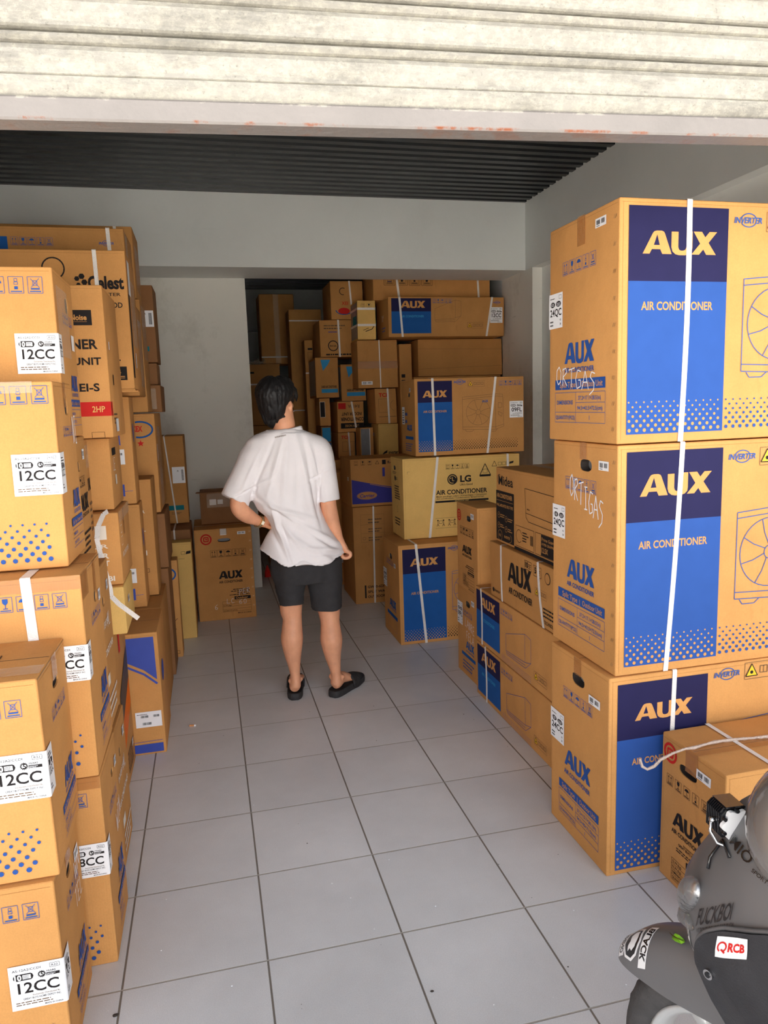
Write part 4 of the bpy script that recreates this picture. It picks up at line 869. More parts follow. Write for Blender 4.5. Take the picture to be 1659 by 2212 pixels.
# tall boxes further back
def band(B, v, t=.012):
    F = B.part('F', .003); F.rect(0, v-t/2, B.w, v+t/2, P_STR); F.mb.build('strap', B.root)
B = Carton('tall slim upright box with black end mark, right of the two wide tall ones', 1.305, 1.385, 5.25, 5.45, 0, 2.215, 'brn', 'tall upright boxes in the dark back room'); F = B.face('F'); F.rect(.03, 2.12, .075, 2.14, I_BLK); F.frame(.03, 1.98, .075, 2.1, .002, I_BLK); B.done(); band(B, 1.90); band(B, .95)
B = Carton('tall upright box with white bands, middle one of the dark back room', 1.231, 1.57, 5.80, 6.1, 0, 2.575, 'brn', 'tall upright boxes in the dark back room'); B.done()
for v in (2.46, 1.54, 1.22): band(B, v)
F = B.part('F', .0024); F.rect(.0, 1.32, .33, 1.325, P_TAPE); F.mb.build('packing_tape', B.root)
plain('plain box at the foot of the far left pile behind the dividing wall', .79, 1.18, 6.5, 6.9, 0, .70, 'brn').done()
plain('plain box second up in the far left pile behind the dividing wall', .79, 1.18, 6.5, 6.9, .703, 1.38, 'brn').done()
B = plain('banded box behind the standing man, third up in the far left pile', .79, 1.18, 6.5, 6.9, 1.383, 2.065, 'brn'); B.done(); band(B, .46, .016); F = B.part('F'); F.rect(.02, .58, .10, .60, I_BLK); F.mb.build('printed_mark', B.root)
B = plain('tall taped box on end against the far wall, topmost at the far left', .992, 1.39, 6.6, 6.98, 2.069, 2.850, 'brn', bev=.02); B.done(); band(B, .08, .014); F = B.part('F'); F.rect(.16, 0, .22, .78, P_CLR); F.mb.build('packing_tape', B.root)
mb = MB(); rr = random.Random(8); s_ = []
for k in range(10): mb.tube([(.82+.02*k, 6.58+.01*rr.random(), 2.075), (.83+.02*k, 6.58, 2.085+.05*rr.random()), (.85+.02*k, 6.6, 2.075)], .012, P_CLR, 6)
tag(mb.build('tape_scrap', None), 'shiny wad of crumpled tape on the banded box behind the dividing wall', 'tape')
B = plain('small labelled box low in the gap beside the dividing wall', .862, 1.02, 5.20, 5.5, 0, .60, 'brn'); B.done(); small_label(B, 'F', .03, .22, .06, .035)
mb = MB(); mb.rings([[(.80+r*math.cos(a), 4.86+r*math.sin(a), z) for a in [k*.785 for k in range(8)]] for z, r in ((0, .03), (.05, .025), (.11, .006))], I_RED)
tag(mb.build('plastic_cone', None), 'small red plastic cone on the floor in the gap beside the dividing wall', 'cone')

# ---------- grey-brown boxes mid right: upright carton with unit text, striped violet box
B = Carton('upright box with unit lettering at its foot, on the tiles behind the man', 1.40, 2.10, 3.615, 4.13, 0, .782, 'brn', None)
F = B.face('F'); F.frame(.06, .50, .25, .72, .0012, I_GRY); F.line([(.06, .64), (.25, .64)], .0012, I_GRY); F.line([(.06, .57), (.25, .57)], .0012, I_GRY); smallprint(F, .12, .65, .11, .05, 2, I_GRY); smallprint(F, .12, .58, .11, .04, 2, I_GRY); smallprint(F, .12, .51, .11, .04, 2, I_GRY); F.arc(.085, .53, .012, 0, 6.28, .002, I_GRY)
F.rect(.075, .045, .088, .15, I_BLK); F.text('GW30-6DFH', .10, .125, .020, I_BLK, w=.16, bold=.012); F.text('SPLIT WALL', .10, .085, .020, I_BLK, w=.17, bold=.012); F.text('OUTDOOR UNIT', .10, .045, .020, I_BLK, w=.21, bold=.012)
B.done(); B.strap('F', .165, .155, w=.013)
B = Carton('box with a violet wave panel and oval badge, on the upright lettered box', 1.392, 2.06, 3.615, 4.03, .786, 1.160, 'brn', None)
F = B.face('F'); h = B.h; W = [(.006, .215)]
W += [(.006+.60*k/14, .215-.10*math.sin(min(1, k/14)*1.45)) for k in range(1, 15)]
F.poly([(.006, .022), (.606, .022)] + W[::-1], I_VIO); F.line([(x+.06, y+.0-.02) for x, y in W[2:]], .004, C_BRN, .0006)
F.disc(.125, .085, .082, C_BRN, .0005, 26, ry=.032); F.arc(.125, .085, .077, 0, 6.28, .002, I_VIO, .0008, 26, ry=.028); F.text('Carrier', .065, .072, .026, I_VIO, w=.12, e=.0009, bold=.01, shear=.2)
for i, k in enumerate(('up', 'glass', 'umb')): icon(F, .03+i*.055, .325, .03, k, I_BLK)
F.line([(.20, .33), (.23, .33), (.215, .355)], .003, I_BLK, 0, True); F.rect(.255, .325, .285, .36, I_BLK); F.text('R-410A', .30, .33, .02, I_BLK, w=.09, bold=.02)
F.rect(.255, .23, .275, .30, I_VIO); seam(B); B.done(); small_label(B, 'L', .3, .2, .04, .03)
# ---------- left-hand side
G_LF = 'outdoor-unit boxes with code stickers at the left'
def back_face(F, icn=True, dt=True, n=5):
    w, h = F.w, F.h
    if icn: icons(F, w-.026-.036*1.26*(n-1)-.042, h-.085, .034, I_LINE, gap=1.3, m2=I_BLUE)
    if dt: dots(F, w-.19, w-.030, .022, 7, I_BLUE, sp=.030, r0=.0064)
def left_end(F, sc=True):
    h = F.h; w = F.w
    aux_logo(F, w*.50, h*.29, w*.36, h*.10, I_BLUE); air_cond(F, w*.50, h*.255, w*.36, h*.022, I_LINE)
    F.rect(w*.34, h*.19, w*.92, h*.235, I_BLUE); F.text('Split Type | Outdoor Unit', w*.38, h*.20, h*.022, C_TAN, w=w*.50, e=.0005)
    for q in (.17, .12, .07): F.line([(w*.34, h*q), (w*.92, h*q)], .0012, I_LINE)
    F.text('DIMENSIONS', w*.38, h*.135, h*.018, I_LINE, w=w*.22); F.text('QUANTITY(PCS)', w*.38, h*.085, h*.018, I_LINE, w=w*.26)
    icons(F, w*.32, h*.70, w*.085, I_LINE, m2=I_BLUE)
def flap_lip(B, side='R'):
    """raw corrugated edges of the lid flaps, seen at the rim"""
    F = B.face(side, .0012); F.line([(.004, B.h-.004), (B.w-.004 if side in 'F' else B.d-.004, B.h-.004)], .0016, M_STAPLE)
B = Carton('sticker-coded box at the front left corner, lowest and half out of frame', -.93, -.088, -.215, .085, 0, .497, 'tan', G_LF, holes=[('R', .155, .425, .030, .014)])
back_face(B.face('F')); left_end(B.face('R')); seam(B); scrawl(B.face('R'), 'WN', .20, .36, .05, P_WHT, w=.035, ang=.2); scrawl(B.face('R'), 'TEL', .18, .29, .05, P_WHT, w=.03); B.done(); wrap_label(B, .183, .115, .120, '12CC', .055); small_label(B, 'R', .215, .40, .05, .032); B.tape_end('R', .15, .06, top=.05)
B = Carton('sticker-coded box at the front left, its dented lid showing, on the lowest one', -.925, -.080, -.205, .098, .499, .990, 'tan', G_LF, holes=[('R', .17, .42, .032, .013)])
back_face(B.face('F')); left_end(B.face('R')); flap_lip(B); seam(B)
T = B.face('T'); 
for i in range(2):
    u0 = B.w-.42+i*.16; T.frame(u0, .10, u0+.14, .19, .003, I_BLK); T.poly([(u0+.04, .135), (u0+.12, .155), (u0+.12, .165), (u0+.06, .16), (u0+.03, .15)], I_BLK)
B.done(); wrap_label(B, .203, .114, .118, '12CC', .050); B.tape_top('x', .06, .06, P_CLR); B.tape_end('R', .165, .05, top=.06)
B = Carton('8CC-coded box standing on the tiles, second column at the left', -.86, -.022, .112, .405, 0, .578, 'tan', G_LF, holes=[('R', .20, .49, .022, .013)])
back_face(B.face('F')); left_end(B.face('R')); scrawl(B.face('R'), 'WIN', .18, .3, .06, P_WHT, w=.03, ang=.3); B.done(); wrap_label(B, .281, .100, .102, '18CC', .045); F = B.part('F'); F.rect(0, .545, B.w, B.h, P_TAPE); F.mb.build('packing_tape', B.root); small_label(B, 'R', .235, .485, .035, .03)
B = Carton('8CC-coded box with a wide white band, upper in the second left column', -.86, -.022, .105, .420, .582, 1.155, 'tan', G_LF, holes=[('R', .20, .465, .022, .018)])
back_face(B.face('F')); left_end(B.face('R')); flap_lip(B); F = B.face('F'); fan_unit(F, .30, .14, .36, .26, I_LINE, .0025); seam(B); B.done()
wrap_label(B, .281, .100, .102, '18CC', .045); B.strap('F', B.w-.135, B.w-.115, w=.026); F = B.part('F'); F.rect(0, .535, B.w, B.h, P_TAPE); F.mb.build('packing_tape', B.root); small_label(B, 'R', .235, .44, .035, .034)
F = B.part('R'); F.rect(0, B.h-.07, .09, B.h, P_TAPE); F.mb.build('packing_tape', B.root); F = B.part('R'); F.rect(.18, B.h-.10, .22, B.h, P_TAPE); F.mb.build('packing_tape', B.root)
B = Carton('12CC-coded box with blue dots at the bottom corner, fully in view at the left', -.90, -.064, .20, .475, 1.160, 1.667, 'tan', G_LF, holes=[('R', .17, .44, .025, .026)])
F = B.face('F'); icons(F, B.w-.21, .448, .040, I_LINE, ks=('glass', 'umb', 'stack', 'bin'), gap=1.3, m2=I_BLUE); dots(F, B.w-.26, B.w-.030, .020, 7, I_BLUE, sp=.030, r0=.0066)
left_end(B.face('R')); scrawl(B.face('R'), 'NI', .22, .33, .08, P_WHT, w=.03); B.done(); wrap_label(B, .203, .112, .118, '12CC', .055); B.strap('F', B.w-.215, B.w-.212, w=.026); B.tape_end('R', .15, .035, top=.07)
F = B.part('F'); F.rect(0, B.h-.030, B.w-.05, B.h, P_CLR); F.mb.build('packing_tape', B.root)
B = Carton('12CC-coded box, highest of the coded ones at the left edge', -.92, -.088, .485, .80, 1.505, 2.012, 'tan', G_LF, holes=[('R', .20, .42, .03, .026)])
F = B.face('F'); icons(F, B.w-.225, .430, .040, I_LINE, ks=('glass', 'umb', 'stack', 'bin'), gap=1.3, m2=I_BLUE); left_end(B.face('R')); B.done(); wrap_label(B, .196, .118, .118, '12CC', .05); B.strap('F', B.w-.27, B.w-.265, w=.028)
F = B.part('R'); F.rect(.02, .25, .20, .46, P_CLR); F.rect(.22, .28, .27, .33, P_WHT); F.mb.build('packing_tape', B.root)
G_3 = 'boxes of the third column at the left'
for lb, z0, z1, x1, st in (('white-lettered box in the third left column, down on the tiles', 0, .50, -.045, 0), ('white-lettered box in the third left column, second from the floor', .503, 1.06, -.055, 1), ('black-logo box in the third left column, under the highest coded box', 1.063, 1.502, -.092, 2)):
    B = Carton(lb, -.88, x1, .50, .83, z0, z1, 'brn', G_3, holes=[('R', .17, (z1-z0)*.78, .022, .018)]); F = B.face('R'); h = B.h
    if st == 2:
        aux_logo(F, .12, .19, .17, .055, I_BLK); air_cond(F, .12, .17, .17, .012, I_BLK); smallprint(F, .10, .05, .20, .08, 4, I_BLK); icons(F, .08, .27, .030, I_BLK)
    else:
        F.text('AIR CONDITIONER', .06, h*.45, .022, I_WHT, w=.23, bold=.01); F.text('INVERTER', .08, h*.62, .022, I_WHT, w=.15); F.rect(.10, h*.26, .16, h*.33, I_WHT); smallprint(F, .1, .04, .2, .08, 3, I_WHT)
        scrawl(F, 'ML', .2, h*.6, .05, P_WHT, w=.03)
    B.done(); small_label(B, 'R', .24, h*.82, .04, .035)
G_4 = 'boxes of the fourth column at the left'
for lb, z0, z1, x1, st in (('brown box in the fourth left column, on the tiles', 0, .55, -.085, 0), ('black-logo box in the fourth left column, second up', .553, 1.06, -.118, 1), ('plastic-taped box in the fourth left column, third up', 1.063, 1.483, -.112, 2)):
    B = Carton(lb, -.88, x1,   .86, 1.022, z0, z1, 'brn', G_4); F = B.face('R'); h = B.h
    aux_logo(F, .03, h*.55, .11, .045, I_BLK) if st else scrawl(F, 'XL', .04, h*.7, .06, P_WHT, w=.03, ang=.4)
    smallprint(F, .02, .08, .13, .12, 5, I_GRY); B.done()
    F = B.part('R'); F.rect(.01, h*.75, .15, h*.95, P_CLR); F.rect(.03, h*.3, .07, h*.4, P_WHT); F.mb.build('packing_tape', B.root)
B = Carton('brown box with dark and orange bands on its side, beside the swoosh box', -.88, -.090, 1.09, 1.425, 0, .705, 'brn', None)
F = B.face('R'); F.poly([(.06, .17), (.06, .29), (.31, .40), (.31, .28)], I_ORG); F.poly([(.03, .28), (.03, .42), (.31, .55), (.31, .405)], mat('charcoal_ink', srgb(70, 62, 60), .6), .0002); F.rect(.10, .58, .14, .68, I_RED); smallprint(F, .1, .04, .2, .1, 5, I_GRY); B.done(); small_label(B, 'R', .24, .10, .04, .03)
B = Carton('small yellow kraft box squeezed under the white-lettered one at the left', -.55, -.030, 1.03, 1.36, .708, .900, 'yel', None); seam(B); B.done(); small_label(B, 'R', .1, .1, .05, .03)
B = Carton('box with white unit lettering and a pale panel, a loose strap hanging before it', -.55, -.028, 1.05, 1.42, .905, 1.195, 'tan', None)
F = B.face('F'); q = B.w; F.rect(q-.19, .185, q-.048, .240, I_WHT); F.text('Low Noise', q-.185, .195, .022, I_GRY, w=.09, e=.0005); F.text('INVERTER', q-.26, .150, .016, I_WHT, w=.215); F.text('CONDITIONER', q-.29, .110, .020, I_WHT, w=.245, bold=.02); F.text('OUTDOOR UNIT', q-.29, .080, .020, I_WHT, w=.245, bold=.02); F.text('42MBI', q-.12, .018, .019, I_WHT, w=.09, bold=.02)
F = B.face('R'); F.text('AIR CONDITIONER', .05, .1, .02, I_WHT, w=.2, shear=.0); F.frame(.04, .2, .08, .23, .002, I_WHT); F.frame(.04, .15, .08, .185, .002, I_WHT); seam(B, 'x'); B.done(); B.strap('F', q-.175, q-.172, w=.012)
F = B.part('R'); F.rect(0, .245, .37, B.h, P_CLR); F.rect(.13, .18, .17, B.h, P_TAPE); F.mb.build('packing_tape', B.root)
B = Carton('white-lettered brown box behind the hanging strap, under the red-panelled one', -.60, -.045, 1.09, 1.42, 1.20, 1.482, 'brn', None)
F = B.face('F'); F.text('INVERTER', B.w-.2, .19, .014, I_WHT, w=.1); F.rect(B.w-.13, .1, B.w-.1, .15, I_WHT)
F = B.face('R'); scrawl(F, 'LE', .05, .15, .05, P_WHT, w=.03); F.rect(.1, .09, .14, .13, I_WHT); F.rect(.05, .21, .16, .24, I_BLK); B.done()
# tall "low noise" box and the wide boxes above
B = Carton('tall box with a red power panel and black unit lettering, upper left', -.62, -.013, 1.0, 1.42, 1.485, 2.045, 'tan', None)
F = B.face('F'); q = B.w
F.rect(q-.26, .415, q-.043, .470, I_BLK); F.text('Low Noise', q-.165, .434, .019, C_TAN, w=.105, bold=.02, e=.0004); F.line([(q-.16, .428), (q-.06, .428)], .001, C_TAN, .0004)
F.text('CONDITIONER', q-.36, .330, .034, I_BLK, w=.33, bold=.02); F.text('OUTDOOR UNIT', q-.35, .272, .026, I_BLK, w=.328, bold=.014); F.text('42CKEI-S', q-.22, .175, .028, I_BLK, w=.185, bold=.014)
F.rect(q-.20, .082, q, .135, I_RED); R = B.face('R'); R.rect(0, .082, .035, .135, I_RED); F.text('2HP', q-.067, .097, .022, C_YEL, w=.045, e=.0004)
F.frame(q-.075, .0, q-.03, .022, .0012, I_BLK)
R.rect(.12, .2, .14, .24, I_BLK); smallprint(R, .06, .05, .1, .05, 3, I_GRY); B.done(); F = B.part('R'); F.rect(.05, .33, .07, .36, P_WHT); F.rect(.10, .02, .18, .07, P_WHT); F.mb.build('label_patch', B.root)
B = Carton('wide box with black flower logo and a white band, upper left', -.90, .026, 1.60, 2.0, 1.682, 2.286, 'tan', None)
F = B.face('F'); q = B.w
F.text('Celest', q-.163, .440, .052, I_BLK, w=.150, bold=.03)
for a, b, r in ((-.195, .46, .011), (-.175, .47, .013), (-.165, .445, .013), (-.19, .435, .009), (-.185, .418, .012), (-.163, .415, .013)): F.disc(q+a-.012, b+.022, r, I_BLK, n=6)
F.text('INVERTER', q-.16, .408, .014, I_BLK, w=.13); F.text('OUTDOOR MOD', q-.25, .358, .022, I_BLK, w=.225, bold=.01)
F.arc(q-.30, .525, .045, 0, 6.28, .006, I_BLK); F.text('R32 | 50 Hz', q-.3, .12, .02, I_BLK, w=.2); barcode(F, q-.105, .155, .03, .06, I_BLK); smallprint(F, q-.11, .11, .06, .03, 2, I_BLK)
F.rect(q-.115, .040, q-.028, .100, I_BLK); F.text('4', q-.070, .065, .022, C_TAN, bold=.02, e=.0004); F.rect(q-.08, .055, q-.038, .058, C_TAN, .0004); F.rect(q-.08, .048, q-.038, .051, C_TAN, .0004)
R = B.face('R'); R.rect(.01, .05, .06, .42, I_BLK); B.done(); B.strap('F', q-.128, q-.118, w=.017); F = B.part('R'); F.rect(.03, .42, .12, .57, P_WHT); F.rect(.10, .2, .3, .5, P_CLR); F.rect(.14, .1, .17, .17, P_WHT); F.mb.build('code_label', B.root)
mb = MB(); mb.face([(B.w/2-.5, -B.d/2-.004, -.012), (B.w/2+.004, -B.d/2-.004, -.012), (B.w/2, -B.d/2, .0), (B.w/2-.5, -B.d/2, .0)], B.card); mb.box((B.w/2-.5, -B.d/2-.006, -.014), (B.w/2+.014, -B.d/2+.02, -.008), B.card); mb.build('bottom_flap', B.root)
G_H = 'plain boxes in the tall pile at the far left'
def pl(label, x0, x1, y0, y1, z0, z1, kind='brn', grp=G_H, **k):
    B = Carton(label, x0, x1, y0, y1, z0, z1, kind, grp, **k); return B
B = pl('taped box on the violet-barred one, directly behind the flower-logo box', -.60, .010, 2.03, 2.44, 1.66, 2.13); B.done(); F = B.part('R'); F.rect(.02, .05, .35, .4, P_CLR); F.rect(.05, .05, .08, .15, P_WHT); F.mb.build('packing_tape', B.root)
B = Carton('long blue-panelled box above and behind the flower-logo box, band at its right end', -1.0, -.008, 2.05, 2.42, 2.135, 2.484, 'brn', None)
F = B.face('F'); q = B.w; F.rect(q-.90, .03, q-.535, .30, I_BLUD); icons(F, q-.52, .26, .032, I_LINE); indoor_unit(F, q-.52, .04, .34, .20, I_GRY); inverter(F, q-.12, .27, .07, I_LINE); B.done(); B.strap('F', q-.075, q-.068, w=.018); F = B.part('R'); F.rect(.02, .08, .12, .33, P_CLR); F.rect(.1, .05, .22, .22, P_WHT); F.mb.build('code_label', B.root)
B = pl('taped box behind the long blue-panelled one at the upper left', -.7, .012, 2.46, 2.83, 1.575, 2.20); B.done(); F = B.part('R'); F.rect(.02, .3, .3, .6, P_CLR); F.mb.build('packing_tape', B.root)
B = Carton('dark box at the very top of the left pile', -1.05, .0, 2.48, 2.85, 2.205, 2.592, 'brn', None); B.done(); B.strap('F', B.w-.09, B.w-.085, w=.016); F = B.part('R'); F.rect(.05, .05, .3, .3, P_CLR); F.mb.build('packing_tape', B.root)
# violet swoosh boxes
def swoosh(F, w, h, big=True):
    if big:
        top = [(.006, h-.02), (w-.018, h-.02)]
        F.poly([(w-.22, h-.02), (w-.018, h-.02), (w-.016, h-.225), (w-.07, h-.175), (w-.14, h-.135), (w-.22, h-.105)], I_BLU2)
        F.line([(w-.22, h-.125), (w-.14, h-.155), (w-.07, h-.195), (w-.016, h-.245)], .010, I_BLU2)
    F.rect(w-.20, .010, w-.012, .052, I_BLU2) if big else F.rect(w-.16, .04, w-.052, .10, I_BLU2)
    F.line([(w-.2, .062), (w-.014, .066)], .002, I_BLU2)
I_BLU2 = mat('swoosh_blue_ink', srgb(58, 78, 168), .5)
B = Carton('box with a big violet-blue swoosh and white data sticker, on the tiles at the left', -.70, .048, 1.436, 1.850, 0, .585, 'tan', 'boxes with violet-blue swooshes at the left')
F = B.face('F'); swoosh(F, B.w, B.h); R = B.face('R'); R.disc(.13, .36, .06, I_BLU2, ry=.05, n=18); seam(B); B.done()
def data_sticker(B, u, v, w, h):
    F = B.part('F'); F.rect(u, v, u+w, v+h, P_WHT); barcode(F, u+w*.2, v+h*.62, w*.3, h*.15, I_BLK); barcode(F, u+w*.68, v+h*.62, w*.24, h*.15, I_BLK); barcode(F, u+w*.25, v+h*.15, w*.35, h*.16, I_BLK); F.line([(u+w*.1, v+h*.45), (u+w*.9, v+h*.5)], .001, I_BLK); F.disc(u+w*.12, v+h*.25, h*.09, I_BLK, n=10); smallprint(F, u+w*.06, v+h*.82, w*.4, h*.08, 1, I_BLK); F.frame(u+w*.66, v+h*.1, u+w*.93, v+h*.4, .0008, I_BLK); F.mb.build('data_label', B.root)
data_sticker(B, B.w-.125, .135, .115, .075)
B = pl('plain-lidded box behind the big violet-blue swoosh box, on the tiles', -.70, .040, 1.87, 2.42, 0, .582); seam(B); B.done()
for lb, z0, z1, x1, lv in (('narrow-striped violet box, lower of two, standing on the plain-lidded box', .586, 1.118, -.027, .15), ('narrow-striped violet box, upper of two, beside the tall oval-marked one', 1.122, 1.655, -.036, .22)):
    B = Carton(lb, -.60, x1, 1.894, 2.10, z0, z1, 'tan', 'boxes with violet-blue swooshes at the left'); F = B.face('F'); w, h = B.w, B.h
    F.poly([(w-.125, h-.04), (w-.062, h-.04), (w-.055, h-.24), (w-.125, h-.17)], I_BLU2); swoosh(F, w, h, False); R = B.face('R'); R.disc(.08, h-.18, .025, I_BLU2, ry=.05); B.done(); data_sticker(B, w-.155, lv-.02, .115, .075)
B = Carton('upright box with pale unit lettering and a buckled edge, between swoosh and oval boxes', -.45, .018, 2.13, 2.42, .586, 1.222, 'brn', None)
F = B.face('F'); w = B.w; F.rect(w-.10, .54, w-.07, .60, I_WHT); F.text('CONDITIONER', w-.30, .455, .016, I_WHT, w=.26); F.text('OUTDOOR', w-.24, .385, .026, I_WHT, w=.19, bold=.02); F.text('UNIT', w-.12, .335, .024, I_WHT, w=.075, bold=.015); F.text('42KEI', w-.13, .225, .026, I_WHT, w=.085, bold=.01); F.frame(w-.07, .13, w-.04, .15, .002, I_BLK); B.done()
B = pl('dark box in the corner under the tall oval-marked one', -.45, .055, 2.47, 2.76, 0, .66, 'drk'); B.done()
B = pl('dark box directly beneath the tall oval-marked one', -.45, .060, 2.47, 2.95, .663, .985, 'drk'); seam(B); B.done()
def oval_box(F, w, h):
    F.arc(w-.085, h-.09, .07, -1.9, 1.9, .010, I_BLUD, ry=.045, n=24); F.text('XEX', w-.13, h-.10, .03, I_RED, w=.06, bold=.03)
    st = [(w-.085+.02*(1 if k % 2 == 0 else .45)*math.sin(math.pi*k/5), h-.17+.02*(1 if k % 2 == 0 else .45)*math.cos(math.pi*k/5)) for k in range(10)]; F.poly(st, I_RED)
B = Carton('oval-marked upright box, the higher of two, near the pillar wall at the left', -.40, .040, 2.50, 3.10, .990, 1.568, 'tan', 'boxes with red and blue oval marks'); oval_box(B.face('F'), B.w, B.h); B.done(); F = B.part('R'); F.rect(.1, .02, .35, .5, P_CLR); F.rect(.03, .3, .06, .4, P_WHT); F.mb.build('packing_tape', B.root)
B = Carton('oval-marked upright box on the tiles, in front of the yellow kraft one', -.30, .090, 2.79, 2.93, 0, .640, 'tan', 'boxes with red and blue oval marks'); F = B.face('F'); oval_box(F, B.w, B.h); F.arc(B.w-.085, .25, .03, 0, 6.28, .003, I_BLK); F.line([(B.w-.06, .22), (B.w-.02, .26)], .003, I_BLK); smallprint(F, B.w-.1, .16, .07, .04, 3, I_BLK); F.frame(B.w-.06, .025, B.w-.02, .045, .002, I_BLK); B.done()
B = Carton('yellow kraft slab of a box on the tiles, left of the red-Q box', -.05, .174, 3.17, 3.30, 0, .684, 'yel', None); F = B.face('F'); F.frame(B.w-.07, .60, B.w-.045, .62, .0015, I_BLK); F.poly([(B.w-.04, .60), (B.w-.008, .605), (B.w-.005, .625), (B.w-.035, .62)], I_BLK); F.line([(B.w-.09, .57), (B.w-.05, .57)], .0015, I_BLK); B.done()
B = Carton('low dark box behind the yellow slab, beneath the teal-barred upright one', -.20, .17, 3.34, 3.80, 0, .745, 'drk', G_H); seam(B); B.done(); B.strap('F', .26, .26, w=.012)
B = Carton('teal-barred upright box with white sticker, leaning by the pillar wall', -.12, .158, 3.62, 3.95, .750, 1.398, 'brn', 'upright boxes with teal bars'); F = B.face('F'); w = B.w; F.rect(w-.135, .10, w-.03, .135, I_TEAL); smallprint(F, w-.12, .07, .07, .02, 2, I_GRY); B.done(); F = B.part('F'); F.rect(w-.095, .30, w-.005, .42, P_WHT); barcode(F, w-.03, .32, .015, .08, I_BLK); F.text('A', w-.06, .385, .012, I_BLK, e=.0004); F.mb.build('data_label', B.root); B.strap('F', w-.135, w-.085, w=.01)
B = Carton('teal-barred upright box high in the corner by the beam', -.25, .058, 2.98, 3.28, 1.885, 2.360, 'drk', 'upright boxes with teal bars'); F = B.face('F'); w = B.w; F.rect(w-.09, .07, w-.045, .10, I_TEAL); B.done(); F = B.part('F'); F.rect(w-.085, .22, w-.005, .32, P_WHT); barcode(F, w-.035, .235, .02, .07, I_BLK); F.text('A', w-.06, .295, .01, I_BLK, e=.0004); F.mb.build('data_label', B.root)
B = pl('dark box with a notched flap, just under the high teal-barred one', -.30, .050, 2.98, 3.28, 1.745, 1.882, 'drk'); B.done()
B = pl('dark taped box resting on the higher oval-marked one', -.30, .066, 2.90, 3.28, 1.572, 1.742, 'drk'); B.done(); F = B.part('F'); F.rect(B.w-.07, .02, B.w-.03, .15, P_CLR); F.mb.build('packing_tape', B.root)
B = Carton('box with a large red round mark, black lettering and chalk scribbles, before the pillar wall', .186, .607, 3.55, 4.13, 0, .700, 'tan', None, holes=[('F', .215, .612, .046, .014)])
F = B.face('F'); w, h = B.w, B.h; red_q(F, .085, .625, .042); icons(F, .110, .485, .046, I_BLK, gap=1.16); aux_logo(F, .160, .318, .175, .058, I_BLK); air_cond(F, .160, .284, .175, .018, I_BLK)
smallprint(F, .22, .185, .16, .055, 4, I_BLK, 12, align='r'); F.rect(.265, .150, .385, .175, I_BLK); F.text('Outdoor', .275, .155, .016, C_TAN, w=.09, bold=.02, e=.0004); F.frame(.175, .060, .385, .140, .0014, I_BLK)
for q in (.08, .10, .12): F.line([(.175, q), (.385, q)], .0012, I_BLK)
F.text('QUANTITY(PCS)', .18, .064, .009, I_BLK, w=.1); F.text('N.W.(kg)', .18, .104, .009, I_BLK, w=.06); F.text('MADE IN CHINA', .285, .04, .010, I_BLK, w=.10)
scrawl(F, '6', .115, .085, .04, P_WHT); scrawl(F, 'LC', .205, .125, .035, P_WHT, w=.03); scrawl(F, 'PER', .30, .185, .04, P_WHT, w=.028, ang=.2); scrawl(F, '60', .295, .115, .035, P_WHT, w=.03)
staples(F, w-.022, .09, .66, 9, mat('bright_staple', srgb(235, 220, 190), .3, metal=.5)); seam(B); B.done(); small_label(B, 'F', .315, .648, .06, .022); F = B.part('F'); F.rect(.185, h-.045, .24, h, P_CLR); F.rect(.19, h-.05, .235, h-.002, P_WHT, -.0004); F.mb.build('packing_tape', B.root)
B.strap('R', .17, .17, w=.012); 
B = Carton('small brown box with shiny tape across it, on the red-Q box', .245, .60, 3.78, 4.02, .702, .955, 'drk', None); seam(B); F = B.face('T')
B.done(); F = B.part('F'); F.rect(.05, .13, .30, .24, P_CLR); F.rect(.07, .15, .12, .195, P_WHT, -.0006); F.rect(.13, .155, .17, .19, P_WHT, -.0006); F.mb.build('packing_tape', B.root)
mb = MB(); mb.face([(-.2, -.12, .255), (.16, -.12, .255), (.15, -.17, .262), (-.21, -.165, .25)], C_DRK); mb.box((-.205, -.165, .248), (.15, -.12, .252), C_DRK); mb.build('lid_flap', B.root)

# loose strap hanging in front of the white-lettered box
mb = MB(); pts = [(-.065, 1.045, 1.20), (-.075, 1.00, 1.195), (-.088, .94, 1.16), (-.092, .90, 1.12), (-.080, .885, 1.05), (-.064, .88, .965), (-.057, .875, .930), (-.056, .87, .905), (-.03, .86, .875), (.036, .85, .815)]
for i in range(len(pts)-1):
    a, b = Vector(pts[i]), Vector(pts[i+1]); d = (b-a).normalized(); s_ = d.cross(Vector((.15, -1, 0))).normalized()*.0085; n_ = d.cross(s_).normalized()*.001
    mb.rings([[a-s_-n_, a+s_-n_, a+s_+n_, a-s_+n_], [b-s_-n_, b+s_-n_, b+s_+n_, b-s_+n_]], P_STR)
pts = [(-.125, .89, 1.00), (-.095, .88, .965), (-.075, .88, .935), (-.06, .872, .915), (-.035, .868, .885)]
for i in range(len(pts)-1):
    a, b = Vector(pts[i]), Vector(pts[i+1]); d = (b-a).normalized(); s_ = d.cross(Vector((.15, -1, 0))).normalized()*.004; n_ = d.cross(s_).normalized()*.001
    mb.rings([[a-s_-n_, a+s_-n_, a+s_+n_, a-s_+n_], [b-s_-n_, b+s_-n_, b+s_+n_, b-s_+n_]], P_STR)
tag(mb.build('packing_strap', None), 'cut white packing strap dangling loose in front of the white-lettered box at the left', 'strap')
